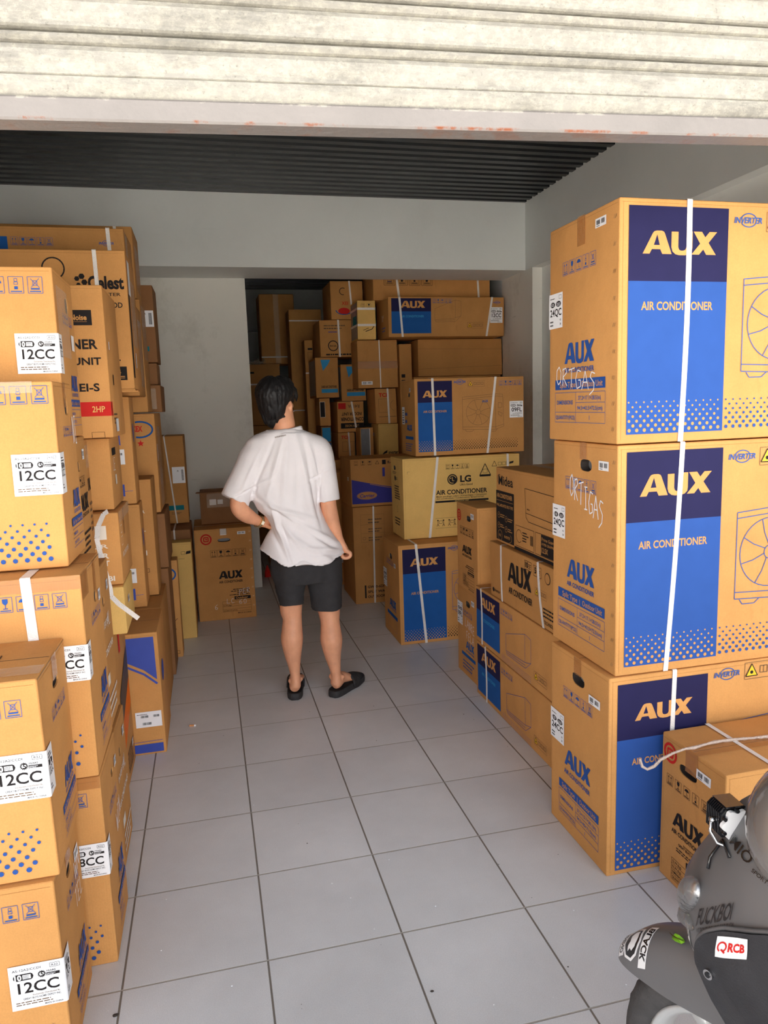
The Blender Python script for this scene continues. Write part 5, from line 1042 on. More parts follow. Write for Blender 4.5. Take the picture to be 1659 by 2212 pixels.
# litter on the tiles
M_BUTT = mat('cigarette_filter', srgb(214, 150, 96), .7)
mb = MB(); mb.tube([(.147, 1.690, .005), (.170, 1.686, .005)], .0048, M_BUTT, 8); mb.tube([(.170, 1.686, .005), (.178, 1.685, .005)], .0049, P_WHT, 8); tag(mb.build('cigarette_butt', None), 'small tan cigarette butt lying on the tiles left of the man', 'litter')
M_DIRT = mat('dirt_crumb', srgb(70, 62, 56), .9); 
for i, (x, y, r, lb) in enumerate(((.821, -.236, .0035, 'curled dark crumb of dirt near the bottom centre of the floor'), (-.007, -.085, .0055, 'dark smudge of dirt on the grout line at the lower left'))):
    bm = bmesh.new(); bmesh.ops.create_icosphere(bm, subdivisions=2, radius=r)
    for v in bm.verts: v.co *= 1+.4*noise.noise(v.co*200+Vector((i, 0, 0))); v.co.z = v.co.z*.35+r*.3; v.co.x *= 1.5
    bmesh.ops.translate(bm, verts=bm.verts, vec=(x, y, 0)); mb = MB(); mb.add_bm(bm, M_DIRT); tag(mb.build('dirt_crumb', None), lb, 'dirt')
mb = MB(); rr = random.Random(5)
for k in range(90):
    x, y, r = rr.uniform(-.05, 1.6), rr.uniform(-.8, 2.6), rr.uniform(.0007, .0021)
    mb.box((x-r, y-r*.7, 0.0002), (x+r, y+r*.7, r*.8), P_WHT if rr.random() > .35 else M_DIRT)
o = mb.build('floor_specks'); o['kind'] = 'stuff'; tag(o, 'scatter of tiny pale and dark specks across the grey tiles', 'dust')
# ------------------------------------------------------------------ the man
def cr(pts, n=6):
    """smooth interpolation of tuples"""
    P = [Vector(p) for p in pts] if len(pts[0]) <= 4 else [list(p) for p in pts]
    out = []; K = len(pts[0])
    for i in range(len(pts)-1):
        a, b, c, d = pts[max(i-1, 0)], pts[i], pts[i+1], pts[min(i+2, len(pts)-1)]
        for k in range(n):
            t = k/n; t2, t3 = t*t, t*t*t
            out.append(tuple(.5*((2*b[j]) + (-a[j]+c[j])*t + (2*a[j]-5*b[j]+4*c[j]-d[j])*t2 + (-a[j]+3*b[j]-3*c[j]+d[j])*t3) for j in range(K)))
    out.append(tuple(pts[-1])); return out
def limb(mb, pts, m, n=18, k=5, ref=(0, 1, 0)):
    """pts: (x,y,z,ra,rb) - ra across, rb along ref"""
    P = cr(pts, k); rings = []; ref = Vector(ref)
    for i, p in enumerate(P):
        a, b = Vector(P[max(i-1, 0)][:3]), Vector(P[min(i+1, len(P)-1)][:3]); d = (b-a).normalized()
        u = d.cross(ref); u = u.normalized() if u.length > .05 else Vector((1, 0, 0)); v = d.cross(u).normalized()
        rings.append([Vector(p[:3]) + u*math.cos(t)*p[3] + v*math.sin(t)*p[4] for t in [2*math.pi*q/n for q in range(n)]])
    mb.rings(rings, m)
def ell(mb, c, r, m, rot=None, seg=16):
    bm = bmesh.new(); bmesh.ops.create_uvsphere(bm, u_segments=seg, v_segments=seg*2//3, radius=1)
    M = Matrix.Translation(c) @ (rot.to_matrix().to_4x4() if rot else Matrix()) @ Matrix.Diagonal((*r, 1)); bmesh.ops.transform(bm, matrix=M, verts=bm.verts); mb.add_bm(bm, m)
def remeshed(mb, name, m, vox, smooth=4, parent=None, disp=None, sub=0):
    o = mb.build(name)
    r = o.modifiers.new('r', 'REMESH'); r.mode = 'VOXEL'; r.voxel_size = vox
    if smooth: s = o.modifiers.new('s', 'SMOOTH'); s.factor = .6; s.iterations = smooth
    dg = bpy.context.evaluated_depsgraph_get(); me = bpy.data.meshes.new_from_object(o.evaluated_get(dg))
    old = o.data; o.modifiers.clear(); o.data = me; bpy.data.meshes.remove(old)
    me.name = name; me.materials.clear(); me.materials.append(m)
    me.polygons.foreach_set('material_index', [0]*len(me.polygons))
    if disp:
        nr = [v.normal.copy() for v in me.vertices]
        for v, n_ in zip(me.vertices, nr): v.co += n_*disp(v.co, n_)
    me.polygons.foreach_set('use_smooth', [True]*len(me.polygons)); me.update()
    if parent: o.parent = parent
    return o
def skin_mat(name='skin'):
    m = mat(name, srgb(226, 164, 128), .5, var=.08, scale=20, bump=.12, bscale=160)
    p = m.node_tree.nodes['Principled BSDF']; p.inputs['Subsurface Weight'].default_value = .12; p.inputs['Subsurface Radius'].default_value = (.012, .005, .003); return m
M_SKIN = skin_mat()
M_SHIRT = mat('white_cotton_jersey', srgb(240, 236, 238), .85, var=.02, bump=.25, bscale=500)
M_SHORT = mat('charcoal_cotton_fleece', srgb(52, 51, 53), .9, var=.12, scale=30, bump=.4, bscale=300)
M_HAIR = mat('black_hair', srgb(20, 18, 19), .58, var=.3, scale=60)
M_FOAMB = mat('black_foam_rubber', srgb(48, 47, 48), .7, var=.2, scale=40, bump=.3, bscale=90)
M_GOLD = mat('gold_steel', srgb(226, 200, 130), .22, metal=.9)
M_DIAL = mat('watch_dial', srgb(245, 242, 225), .2)

man = thing('person', 'man in white T-shirt and black shorts, back turned, hand on hip', 'person', (.81, 1.90, 0))
O = Vector((.81, 1.90, 0))
def L3(p): return (p[0]-O.x, p[1]-O.y) + tuple(p[2:])
def LL(pts): return [L3(p) for p in pts]
S = MB()
# trunk, neck
limb(S, LL([(.80, 1.90, .72, .13, .095), (.80, 1.90, .86, .130, .095), (.765, 1.90, 1.0, .108, .088), (.735, 1.90, 1.2, .122, .098), (.73, 1.90, 1.33, .15, .095), (.725, 1.895, 1.40, .12, .08), (.722, 1.89, 1.44, .066, .062), (.722, 1.895, 1.50, .056, .058), (.718, 1.915, 1.56, .056, .06)]), M_SKIN, 22)
# legs and feet
limb(S, LL([(.735, 1.90, .80, .075, .10), (.716, 1.90, .62, .064, .085), (.708, 1.898, .50, .060, .066), (.711, 1.892, .448, .052, .056), (.706, 1.880, .39, .056, .061), (.702, 1.873, .335, .0595, .066), (.704, 1.884, .25, .046, .050), (.710, 1.895, .16, .030, .037), (.712, 1.898, .11, .0275, .038), (.708, 1.892, .068, .031, .040), (.706, 1.888, .050, .022, .026)]), M_SKIN)
limb(S, LL([(.704, 1.872, .062, .024, .022), (.706, 1.895, .064, .030, .030), (.716, 1.955, .078, .032, .034), (.726, 2.01, .064, .040, .026), (.735, 2.06, .052, .044, .017), (.742, 2.10, .046, .040, .011)]), M_SKIN, ref=(0, 0, 1))
limb(S, LL([(.87, 1.90, .80, .09, .10), (.893, 1.90, .62, .074, .088), (.912, 1.895, .48, .062, .066), (.915, 1.885, .414, .053, .056), (.914, 1.868, .36, .057, .061), (.914, 1.859, .312, .0600, .067), (.919, 1.867, .23, .046, .050), (.930, 1.872, .145, .031, .037), (.933, 1.87, .10, .0285, .037), (.93, 1.865, .066, .031, .038), (.928, 1.862, .050, .022, .026)]), M_SKIN)
limb(S, LL([(.918, 1.845, .062, .022, .022), (.935, 1.862, .066, .029, .030), (.965, 1.902, .080, .032, .034), (1.0, 1.94, .064, .040, .026), (1.035, 1.975, .052, .044, .017), (1.062, 2.0, .046, .040, .011)]), M_SKIN, ref=(0, 0, 1))
# little toe knuckle and ankle bones
ell(S, Vector((*L3((1.037, 1.93, .056)),)), (.018, .018, .014), M_SKIN)
for c in ((.968, 1.862, .098), (.905, 1.885, .10), (.742, 1.90, .10), (.683, 1.90, .095)): ell(S, Vector(L3(c)), (.012, .015, .013), M_SKIN)
# arms
limb(S, LL([(.60, 1.90, 1.36, .050, .056), (.52, 1.885, 1.26, .050, .054), (.475, 1.855, 1.14, .046, .049), (.462, 1.835, 1.085, .043, .045), (.482, 1.845, 1.050, .043, .043), (.515, 1.872, 1.020, .038, .036), (.548, 1.898, .998, .029, .026), (.572, 1.918, .982, .0255, .021), (.588, 1.93, .977, .027, .018)]), M_SKIN)
limb(S, LL([(.88, 1.90, 1.36, .050, .056), (.918, 1.895, 1.24, .042, .048), (.930, 1.885, 1.12, .043, .048), (.934, 1.88, 1.05, .043, .048), (.946, 1.88, .98, .041, .045), (.964, 1.88, .92, .033, .037), (.984, 1.88, .866, .0235, .029), (.994, 1.88, .845, .0225, .030)]), M_SKIN)
def finger(pts, r0=.0095, r1=.0075):
    n = len(pts); limb(S, LL([tuple(p)+(r0+(r1-r0)*i/(n-1),)*2 for i, p in enumerate(pts)]), M_SKIN, 10, 4)
# right hand closed on the shirt hem: palm, four curled fingers, thumb
limb(S, LL([(.992, 1.88, .850, .020, .028), (1.004, 1.88, .828, .019, .036), (1.016, 1.88, .805, .017, .039), (1.022, 1.88, .792, .013, .036)]), M_SKIN, 16)
for i, (y, k) in enumerate(((1.913, .95), (1.891, 1.03), (1.869, 1.0), (1.849, .85))):
    finger([(1.020, y, .802), (1.036, y-.001, .790), (1.034, y-.001, .790-.020*k), (1.014, y-.001, .776-.014*k), (.996, y, .776-.010*k), (.989, y, .778), (.996, y+.001, .790)], .0105, .0082)
finger([(.996, 1.900, .842), (.988, 1.920, .822), (.984, 1.922, .800), (.992, 1.908, .786), (.998, 1.894, .783)], .0125, .0090)
# left hand on the hip: palm and fingers going under the shirt, thumb behind
limb(S, LL([(.584, 1.928, .978, .026, .018), (.604, 1.938, .978, .034, .017), (.628, 1.945, .985, .039, .015), (.645, 1.95, .992, .034, .012)]), M_SKIN, 16)
for i, (z, k) in enumerate(((1.022, .95), (1.001, 1.05), (.979, 1.0), (.959, .85))):
    finger([(.636, 1.95, z), (.660, 1.958, z-.003), (.660+.022*k, 1.972, z-.010), (.662+.030*k, 1.992, z-.020), (.660+.030*k, 2.008, z-.028)], .0098, .0076)
finger([(.600, 1.925, .962), (.618, 1.905, .952), (.640, 1.888, .955), (.660, 1.88, .962)], .0125, .0088)
# head, turned to his right and slightly raised
HC = Vector((.697, 1.925, 1.598)) - O
HR = (Matrix.Rotation(math.radians(-34), 3, 'Z') @ Matrix.Rotation(math.radians(9), 3, 'X') @ Matrix.Rotation(math.radians(3), 3, 'Y'))
def H(p): return HC + HR @ Vector(p)
def hell(mb, c, r, m, seg=18, rz=0, rx=0):
    bm = bmesh.new(); bmesh.ops.create_uvsphere(bm, u_segments=seg, v_segments=12, radius=1)
    M = Matrix.Translation(HC) @ HR.to_4x4() @ Matrix.Translation(c) @ Matrix.Rotation(rz, 4, 'Z') @ Matrix.Rotation(rx, 4, 'X') @ Matrix.Diagonal((*r, 1)); bmesh.ops.transform(bm, matrix=M, verts=bm.verts); mb.add_bm(bm, m)
hell(S, (0, -.012, .035), (.074, .092, .082), M_SKIN); hell(S, (0, .022, -.025), (.062, .066, .080), M_SKIN); hell(S, (0, .055, -.082), (.032, .026, .022), M_SKIN)
hell(S, (0, .01, -.06), (.054, .055, .045), M_SKIN); hell(S, (0, .068, .022), (.055, .018, .014), M_SKIN)
for s in (-1, 1):
    hell(S, (s*.036, .064, -.022), (.022, .018, .020), M_SKIN)
    hell(S, (s*.0775, -.004, -.012), (.009, .019, .030), M_SKIN, rz=s*.35); hell(S, (s*.083, -.010, -.008), (.006, .016, .024), M_SKIN, rz=s*.45); hell(S, (s*.076, .004, -.038), (.007, .009, .010), M_SKIN)
for i in range(6): t = i/5; hell(S, (0, .083+.018*t, .012-.042*t), (.008+.004*t, .010+.004*t, .010), M_SKIN, 10)
for s in (-1, 1): hell(S, (s*.011, .092, -.033), (.008, .010, .008), M_SKIN, 10)
hell(S, (0, .084, -.056), (.024, .010, .006), M_SKIN, 12); hell(S, (0, .081, -.066), (.021, .010, .007), M_SKIN, 12)
body = remeshed(S, 'body', M_SKIN, .0052, 3, man)
# facial details that the turned head hides from here but that belong to it
M_EYE = mat('eye_white', srgb(240, 238, 232), .2); M_IRIS = mat('dark_iris', srgb(40, 26, 18), .2)
for s in (-1, 1):
    e = MB(); hell(e, (s*.031, .070, .006), (.013, .013, .011), M_EYE, 14); hell(e, (s*.031, .0795, .006), (.0055, .0045, .0055), M_IRIS, 10); e.build('eye', man, smooth=True)
    e = MB(); e.tube([H((s*.014, .092, .026)), H((s*.030, .089, .031)), H((s*.048, .076, .026))], [.003, .004, .002], M_HAIR, 6); e.build('eyebrow', man)
e = MB(); e.tube([H((-.022, .0885, -.061)), H((0, .094, -.060)), H((.022, .0885, -.061))], [.001, .0025, .001], mat('lip_skin', srgb(170, 96, 84), .5), 6); e.build('mouth', man)
e = MB(); hell(e, (.0895, .002, -.040), (.0032, .0032, .0032), mat('silver_stud', srgb(230, 230, 230), .15, metal=1), 10); e.build('earring', man, smooth=True)
# hair: a shell of overlapping locks, long at the nape
HB = MB(); rh = random.Random(11)
hell(HB, (0, -.020, .048), (.084, .098, .086), M_HAIR, 24); hell(HB, (0, -.058, -.010), (.066, .050, .075), M_HAIR, 20); hell(HB, (-.004, -.060, -.070), (.044, .030, .050), M_HAIR, 18); hell(HB, (0, .035, .072), (.070, .052, .048), M_HAIR, 20)
def surf(th, ph, R=1.0):
    # th around from back(-y), ph from crown down
    r = Vector((.086*math.sin(ph)*math.sin(th), -.020-.101*math.sin(ph)*math.cos(th), .048+.088*math.cos(ph)))
    return r
def scalp(th, s):
    # th round from the back, s down from the crown; below the skull's widest line it tapers to the nape
    if s < 1.5: return surf(th, s)
    k = (s-1.5)/1.0; q = surf(th, 1.5); sh = 1-.36*min(1, k)**.9
    c = Vector((0, -.035, q.z)); q = c + (q-c)*sh; q.z -= .165*k; return q
for k in range(560):
    th = rh.uniform(-2.4, 2.4); p0 = rh.uniform(.05, 1.7); at = abs(th)
    end = 2.52 if at < .75 else 2.52-(at-.75)*1.05 if at < 1.35 else 1.75
    end += rh.uniform(-.16, .03); ln = rh.uniform(.5, .9)
    if p0 > end-.2: continue
    s1 = min(p0+ln, end); path = []; tw = rh.uniform(-.16, .16); ph_ = rh.uniform(.3, 1)
    for i in range(7):
        t = i/6; q = scalp(th+tw*t, p0+(s1-p0)*t); c = Vector((0, -.03, min(.048, q.z)))
        q = q + (q-c).normalized()*(.001+.008*math.sin(math.pi*t)*ph_)
        if at > 1.3: q.z = max(q.z, .010)
        path.append(H(q))
    HB.tube(path, [.002, .0072, .0088, .0090, .0078, .0050, .0010], M_HAIR, 7)
for k in range(26):
    a = rh.uniform(-.012, .012); HB.tube([H((.036+a, -.085, -.030)), H((.052+a, -.066+a*.5, -.058)), H((.068+a, -.040, -.074+a)), H((.084+a*.5, -.016+a, -.070+a))], [.004, .010, .008, .001], M_HAIR, 7)
for s in (-1, 1):
    for k in range(14):
        y0 = rh.uniform(-.01, .05); HB.tube([H((s*.060, y0, .10)), H((s*.082, y0+.004, .065)), H((s*.084, y0+.010, .030)), H((s*.078, y0+.018, .002+rh.uniform(-.006, .01)))], [.003, .009, .008, .0012], M_HAIR, 7)
for k in range(40):
    x = rh.uniform(-.06, .06); HB.tube([H((x*.7, .01, .132)), H((x*.9, .055, .118)), H((x, .085, .085)), H((x*1.05, .093, .045+rh.uniform(0, .02)))], [.003, .009, .009, .0015], M_HAIR, 7)
remeshed(HB, 'hair', M_HAIR, .0035, 1, man)
e = MB()
for k in range(4): e.tube([H((.022+.004*k, -.066, -.060)), H((.030+.004*k, -.058, -.086)), H((.046+.003*k, -.040, -.094+.002*k)), H((.062, -.022, -.088+.003*k))], [.0012, .0012, .001, .0005], M_HAIR, 5)
e.build('loose_strand', man)

# shorts
B_ = MB()
limb(B_, LL([(.80, 1.90, .88, .15, .11), (.80, 1.90, .82, .175, .122), (.805, 1.90, .72, .190, .136), (.805, 1.90, .655, .180, .128)]), M_SHORT, 28, ref=(0, 1, 0))
limb(B_, LL([(.720, 1.90, .76, .095, .125), (.712, 1.90, .66, .084, .112), (.708, 1.897, .60, .072, .100), (.709, 1.893, .555, .066, .092), (.710, 1.890, .527, .0635, .090)]), M_SHORT, 24)
limb(B_, LL([(.885, 1.90, .76, .11, .125), (.897, 1.90, .66, .100, .115), (.901, 1.896, .58, .090, .106), (.902, 1.892, .53, .087, .102), (.902, 1.890, .490, .085, .100)]), M_SHORT, 24)
def d_short(c, n):
    q = Vector((c.x*9, c.y*9, c.z*3.2)); f = noise.noise(q)*.009
    x, z = c.x+.81, c.z
    for (x0, z0, ang, w, a) in ((.70, .68, -.75, .016, .008), (.86, .70, .9, .018, .007), (.70, .575, .35, .012, .005), (.93, .60, -.5, .014, .005), (.79, .70, -.2, .010, -.006)):
        dd = (x-x0)*math.sin(ang)+(z-z0)*math.cos(ang); tt = (x-x0)*math.cos(ang)-(z-z0)*math.sin(ang); f += a*math.exp(-(dd/w)**2)*math.exp(-(tt/.08)**2)
    for hz, xm in ((.543, .79), (.508, 9)):
        if (x < .79) == (hz > .53) and abs(z-hz) < .004: f -= .002
    return f
remeshed(B_, 'shorts', M_SHORT, .0065, 3, man, d_short)

# T-shirt: body, two wide sleeves, ribbed collar
T_ = MB(); N_ = 44
rows = [  # z, xl, xr, half depth, yc
    (1.466, .640, .800, .075, 1.893), (1.452, .600, .832, .088, 1.893), (1.428, .548, .885, .098, 1.893), (1.395, .520, .925, .108, 1.895), (1.33, .510, .925, .122, 1.897), (1.23, .512, .905, .132, 1.90), (1.12, .532, .885, .138, 1.90),
    (1.05, .560, .890, .138, 1.90), (1.00, .605, .905, .136, 1.90), (.94, .615, .930, .138, 1.90), (.88, .585, .962, .152, 1.90), (.80, .560, .998, .170, 1.90), (.757, .552, 1.008, .178, 1.90)]
R = cr([(z, xl, xr, d, yc) for z, xl, xr, d, yc in rows], 4); rings = []
for i, (z, xl, xr, d, yc) in enumerate(R):
    cx, rx = (xl+xr)/2, (xr-xl)/2; ring = []
    for k in range(N_):
        t = 2*math.pi*k/N_; c, s = math.cos(t), math.sin(t); c2 = math.copysign(abs(c)**.82, c); s2 = math.copysign(abs(s)**.9, s)
        x = cx+rx*c2; y = yc+d*s2; zz = z
        w = max(0, (1.0-z)/.243)**1.5 if z < 1.0 else 0
        if w > 0: u = (x-.78)/.225; zz = z + w*((.080 if u < 0 else .038)*min(1.1, u*u))
        if z > 1.43 and s < 0: zz -= .012*abs(c)**2*(-1)*0
        ring.append((x-O.x, y-O.y, zz))
    rings.append(ring)
T_.rings(rings[::-1], M_SHIRT)
limb(T_, LL([(.640, 1.895, 1.385, .050, .085), (.575, 1.895, 1.335, .082, .095), (.535, 1.888, 1.26, .084, .092), (.495, 1.88, 1.19, .080, .086), (.462, 1.872, 1.135, .078, .080), (.447, 1.868, 1.110, .0775, .078)]), M_SHIRT, 26)
limb(T_, LL([(.800, 1.895, 1.40, .050, .085), (.880, 1.895, 1.350, .078, .095), (.905, 1.89, 1.27, .076, .092), (.920, 1.886, 1.19, .070, .085), (.928, 1.884, 1.12, .067, .080), (.931, 1.882, 1.078, .066, .078)]), M_SHIRT, 26)
FOLDS = [  # x0, z0, angle, width, length, amplitude (on the back)
    (.66, 1.30, 1.25, .012, .16, .008), (.60, 1.30, 1.1, .010, .12, -.007), (.70, 1.25, 1.45, .016, .20, .006), (.80, 1.25, 1.75, .014, .22, .007), (.84, 1.18, 1.72, .010, .20, -.007), (.87, 1.22, 1.8, .010, .16, .006),
    (.76, 1.15, 1.5, .02, .20, -.005), (.70, 1.05, -.35, .012, .12, .010), (.72, 1.00, -.62, .012, .16, -.009), (.76, .97, -.72, .013, .18, .009), (.72, .92, -.95, .012, .12, .008), (.66, .95, -1.3, .009, .13, .010), (.69, .90, -1.35, .010, .14, -.008), (.64, .90, -1.15, .010, .10, -.007),
    (.86, .92, -.55, .012, .15, .007), (.90, .87, -.50, .011, .13, -.007), (.88, .84, -.15, .010, .12, .007), (.92, .81, -.1, .008, .10, -.005), (.80, .86, -.62, .012, .15, .006),
    (.55, 1.19, .35, .009, .08, .008), (.50, 1.16, .45, .008, .07, -.006), (.53, 1.26, 1.1, .009, .10, .006), (.86, 1.215, .55, .008, .045, -.010), (.90, 1.24, .45, .009, .06, .006), (.88, 1.14, 1.45, .007, .10, -.007), (.54, 1.14, 1.3, .007, .06, -.008)]
def d_shirt(c, n):
    x, z = c.x+O.x, c.z; f = noise.noise(Vector((c.x*7, c.y*7, c.z*2.2+3)))*.010 + noise.noise(Vector((c.x*16+c.z*5, c.y*14, c.z*5)))*.004
    back = 1 if n.y < .2 else .35
    for x0, z0, ang, w, ln, a in FOLDS:
        dx, dz = x-x0, z-z0; ca, sa = math.cos(ang), math.sin(ang); t = dx*ca+dz*sa
        if abs(t) > ln*1.6: continue
        d = -dx*sa+dz*ca
        if abs(d) > w*2.6: continue
        f += back*a*1.7*math.exp(-(d/w)**2)*math.exp(-(t/ln)**2)
    w = max(0, min(1, (1.0-z)/.2)); f += .012*w*math.sin(x*34+1.3+z*3)*(.4+.6*w)
    # seam of the sleeve on the shoulder, hem stitch
    u = (x-.78)/.225; hem = .757 + (.080 if u < 0 else .038)*min(1.1, u*u)
    if abs(z-hem-.022) < .004 and z < .9: f -= .0016
    if z > 1.445: f *= .3
    return f*.85
shirt = remeshed(T_, 't_shirt', M_SHIRT, .0058, 2, man, d_shirt)
# ribbed collar and the tiny printed line under it
e = MB(); ring = []
col = [(.640+.0, 1.848, 1.457), (.665, 1.832, 1.455), (.70, 1.824, 1.457), (.745, 1.826, 1.464), (.785, 1.842, 1.472), (.805, 1.875, 1.474), (.800, 1.92, 1.462), (.765, 1.955, 1.44), (.72, 1.965, 1.43), (.672, 1.95, 1.44), (.640, 1.91, 1.456), (.632, 1.875, 1.460)]
cc = cr(col+[col[0]], 4)[:-1]
rg = []
for i, p in enumerate(cc):
    p = Vector(L3(p)); c0 = Vector((.72-O.x, 1.893-O.y, p.z)); o_ = (p-c0).normalized()
    rg.append([p+o_*.006+Vector((0, 0, -.022)), p+o_*.011+Vector((0, 0, -.014)), p+o_*.008+Vector((0, 0, .002)), p+Vector((0, 0, .006)), p-o_*.004+Vector((0, 0, -.002)), p-o_*.002+Vector((0, 0, -.020))])
rg.append(rg[0]); e.rings(rg, M_SHIRT, caps=False); e.build('collar', man, smooth=True)
g, tr, (bw, bh) = glyphs('sounsun', .0); sc_ = .055/bw; e = MB()
def on_shirt(x, z):
    ok, loc, nn, ix = shirt.ray_cast(Vector((x, -1, z)), Vector((0, 1, 0))); return (loc + nn*.0015) if ok else Vector((x, -.12, z))
e.tris([on_shirt(.662-O.x+a*sc_, 1.424+b*sc_*.8+.010*(a*sc_/.055)) for a, b in g], tr, I_GRY); e.build('neck_print', man)

# watch on the left wrist
wa, wd = Vector(L3((.566, 1.913, .985))), Vector((.024, .019, -.016)).normalized()
w1 = wd.cross(Vector((0, 1, 0))).normalized(); w2 = wd.cross(w1).normalized(); e = MB()
for k in range(22):
    a0, a1 = 2*math.pi*k/22+.03, 2*math.pi*(k+1)/22-.03; ra, rb = .0305, .0265
    for off, mm in ((-.0065, M_GOLD), (0, mat('brushed_steel', srgb(200, 200, 198), .3, metal=.9)), (.0065, M_GOLD)):
        P = [wa+wd*(off+o2)+w1*math.cos(a)*(ra+dr)+w2*math.sin(a)*(rb+dr) for dr in (0, .0028) for o2 in (-.0029, .0029) for a in (a0, a1)]
        e.tris(P, [(0, 1, 3, 2), (4, 6, 7, 5), (0, 4, 5, 1), (2, 3, 7, 6), (0, 2, 6, 4), (1, 5, 7, 3)], mm)
wt = e.build('wristwatch', man)
fc = (Vector((-.35, -.9, .35)) - wd*Vector((-.35, -.9, .35)).dot(wd)).normalized(); fs = wd.cross(fc); e = MB(); c0 = wa+fc*.0285
for r_, d_, mm in ((.0105, .004, M_GOLD), (.0085, .0048, M_DIAL)):
    e.tris([c0+wd*a*r_+fs*b*r_*1.15+fc*c_ for c_ in (-.002, d_) for a, b in ((-1, -1), (1, -1), (1, 1), (-1, 1))], [(3, 2, 1, 0), (4, 5, 6, 7), (0, 1, 5, 4), (1, 2, 6, 5), (2, 3, 7, 6), (3, 0, 4, 7)], mm)
e.build('watch_case', wt)

# slides
def slide(heel, dirv, L_=.285):
    d = Vector((*dirv, 0)).normalized(); s = Vector((d.y, -d.x, 0)); h0 = Vector(L3(heel)); e = MB()
    W = [(0, .018), (.02, .034), (.06, .040), (.14, .040), (.20, .047), (.25, .046), (.275, .034), (.285, .012)]
    def outline(k=1.0, z=0, inset=0):
        a = [h0+d*(t*L_/.285+(inset if t < .1 else -inset if t > .2 else 0))+s*(w*k) + Vector((0, 0, z+(.012*max(0, t-.2)/.085))) for t, w in cr(W, 3)]; b = [h0+d*(t*L_/.285+(inset if t < .1 else -inset if t > .2 else 0))-s*(w*k)+Vector((0, 0, z+(.012*max(0, t-.2)/.085))) for t, w in cr(W, 3)]
        return a + b[::-1]
    e.rings([outline(.96, .001, .002), outline(1.06, .006), outline(1.08, .020), outline(1.04, .034), outline(.98, .040, .004), outline(.90, .034, .008)], M_FOAMB)
    sole = e.build('slide_sandal', man, smooth=True)
    u = MB(); rg = []
    for t in [.150+.135*k/10 for k in range(11)]:
        w = .050 if t < .23 else .050-.030*((t-.23)/.055)**1.6; hh = .066 if t < .18 else .066-.034*((t-.18)/.105)**1.5
        c = h0+d*(t-.004*0); ring = []
        for o_, sg in ((0, 1), (.006, -1)):
            an = [math.pi*k/12 for k in range(13)]; an = an if sg > 0 else an[::-1]
            ring += [c+s*((w-o_)*math.cos(a))+Vector((0, 0, .018+(hh-o_)*math.sin(a)**.8*(1-.0)-.0)) for a in an]
        rg.append(ring)
    u.rings(rg, M_FOAMB); u.build('upper_band', sole, smooth=True)
slide((.699, 1.850, 0), (.14, .99)); slide((.898, 1.822, 0), (.70, .71))
# ------------------------------------------------------------------ the scooter parked at the lower right, nose towards the store
M_BODY = mat('matte_graphite_plastic', srgb(106, 105, 107), .42, var=.06, scale=6, coat=.15)
M_BODYD = mat('textured_black_plastic', srgb(46, 46, 50), .5, var=.1, scale=30, bump=.2, bscale=400)
M_CHAR = mat('glossy_black_plastic', srgb(26, 26, 29), .22, coat=.4)
M_TYRE = mat('worn_tyre_rubber', srgb(74, 72, 72), .85, var=.15, scale=40, bump=.3, bscale=120)
M_RIM = mat('silver_painted_alloy', srgb(205, 206, 206), .35, metal=.35)
M_LENS = mat('clear_lamp_lens', srgb(205, 205, 205), .08, trans=.85, alpha=.6)
M_SMOKE = mat('smoky_headlight_lens', srgb(160, 152, 148), .10, trans=.55, coat=.5)
M_CHROME = mat('chrome_reflector', srgb(210, 210, 212), .15, metal=1)
M_DECAL = mat('dark_grey_decal', srgb(42, 42, 46), .4)
hA = math.radians(108); BH = Vector((math.cos(hA), math.sin(hA), 0)); BS = Vector((-BH.y, BH.x, 0)); BW = Vector((1.225, -.885, 0))
sc = thing('motor_scooter', 'dark grey motor scooter with stickers, only its front end in the frame, lower right', 'scooter', tuple(BW), (0, 0, 0))
def K(f, l, z): return BH*f + BS*l + Vector((0, 0, z))
# wheel
WC, WR = -.005, .238
def wheel_ring(prof, m, name, parent, n=72, tread=False):
    e = MB(); rg = []
    for k in range(n):
        a = 2*math.pi*k/n
        rg.append([K(WC+(r+(.0022 if tread and (k+int(l*300)) % 3 == 0 and r > .232 else 0))*math.cos(a), l, WR+(r+(.0022 if tread and (k+int(l*300)) % 3 == 0 and r > .232 else 0))*math.sin(a)) for l, r in prof])
    e.rings(rg, m, caps=False, closed=True); return e.build(name, parent, smooth=True)
wh = wheel_ring([(-.030, .170), (-.041, .190), (-.042, .208), (-.034, .226), (-.018, .235), (0, .238), (.018, .235), (.034, .226), (.042, .208), (.041, .190), (.030, .170)], M_TYRE, 'tyre', sc, 96, True)
rim = wheel_ring([(-.032, .172), (-.034, .166), (-.030, .158), (-.018, .150), (.018, .150), (.030, .158), (.034, .166), (.032, .172), (0, .165)], M_RIM, 'rim', sc)
for k in range(5):
    a = math.radians(72*k+60); e = MB(); c, s_ = math.cos(a), math.sin(a); rg = []
    for r, w, t in ((.028, .020, .020), (.08, .013, .012), (.13, .015, .011), (.154, .026, .014)):
        rg.append([K(WC+r*c-w*q*s_, t*u, WR+r*s_+w*q*c) for q, u in ((-1, -1), (1, -1), (1, .6), (.5, 1), (-.5, 1), (-1, .6))])
    e.rings(rg, M_RIM); e.build('spoke', rim, smooth=True)
e = MB(); e.tube([K(WC, -.05, WR), K(WC, .055, WR)], .030, M_RIM, 20); e.tube([K(WC, .055, WR), K(WC, .062, WR)], .012, M_CHROME, 12); e.build('hub', rim, autos=40)
for s_ in (-1, 1):
    e = MB(); e.tube([K(WC-.005, s_*.070, WR), K(WC-.03, s_*.072, .36), K(WC-.085, s_*.072, .56)], [.019, .021, .016], M_RIM, 14); e.build('fork_leg', sc, smooth=True)
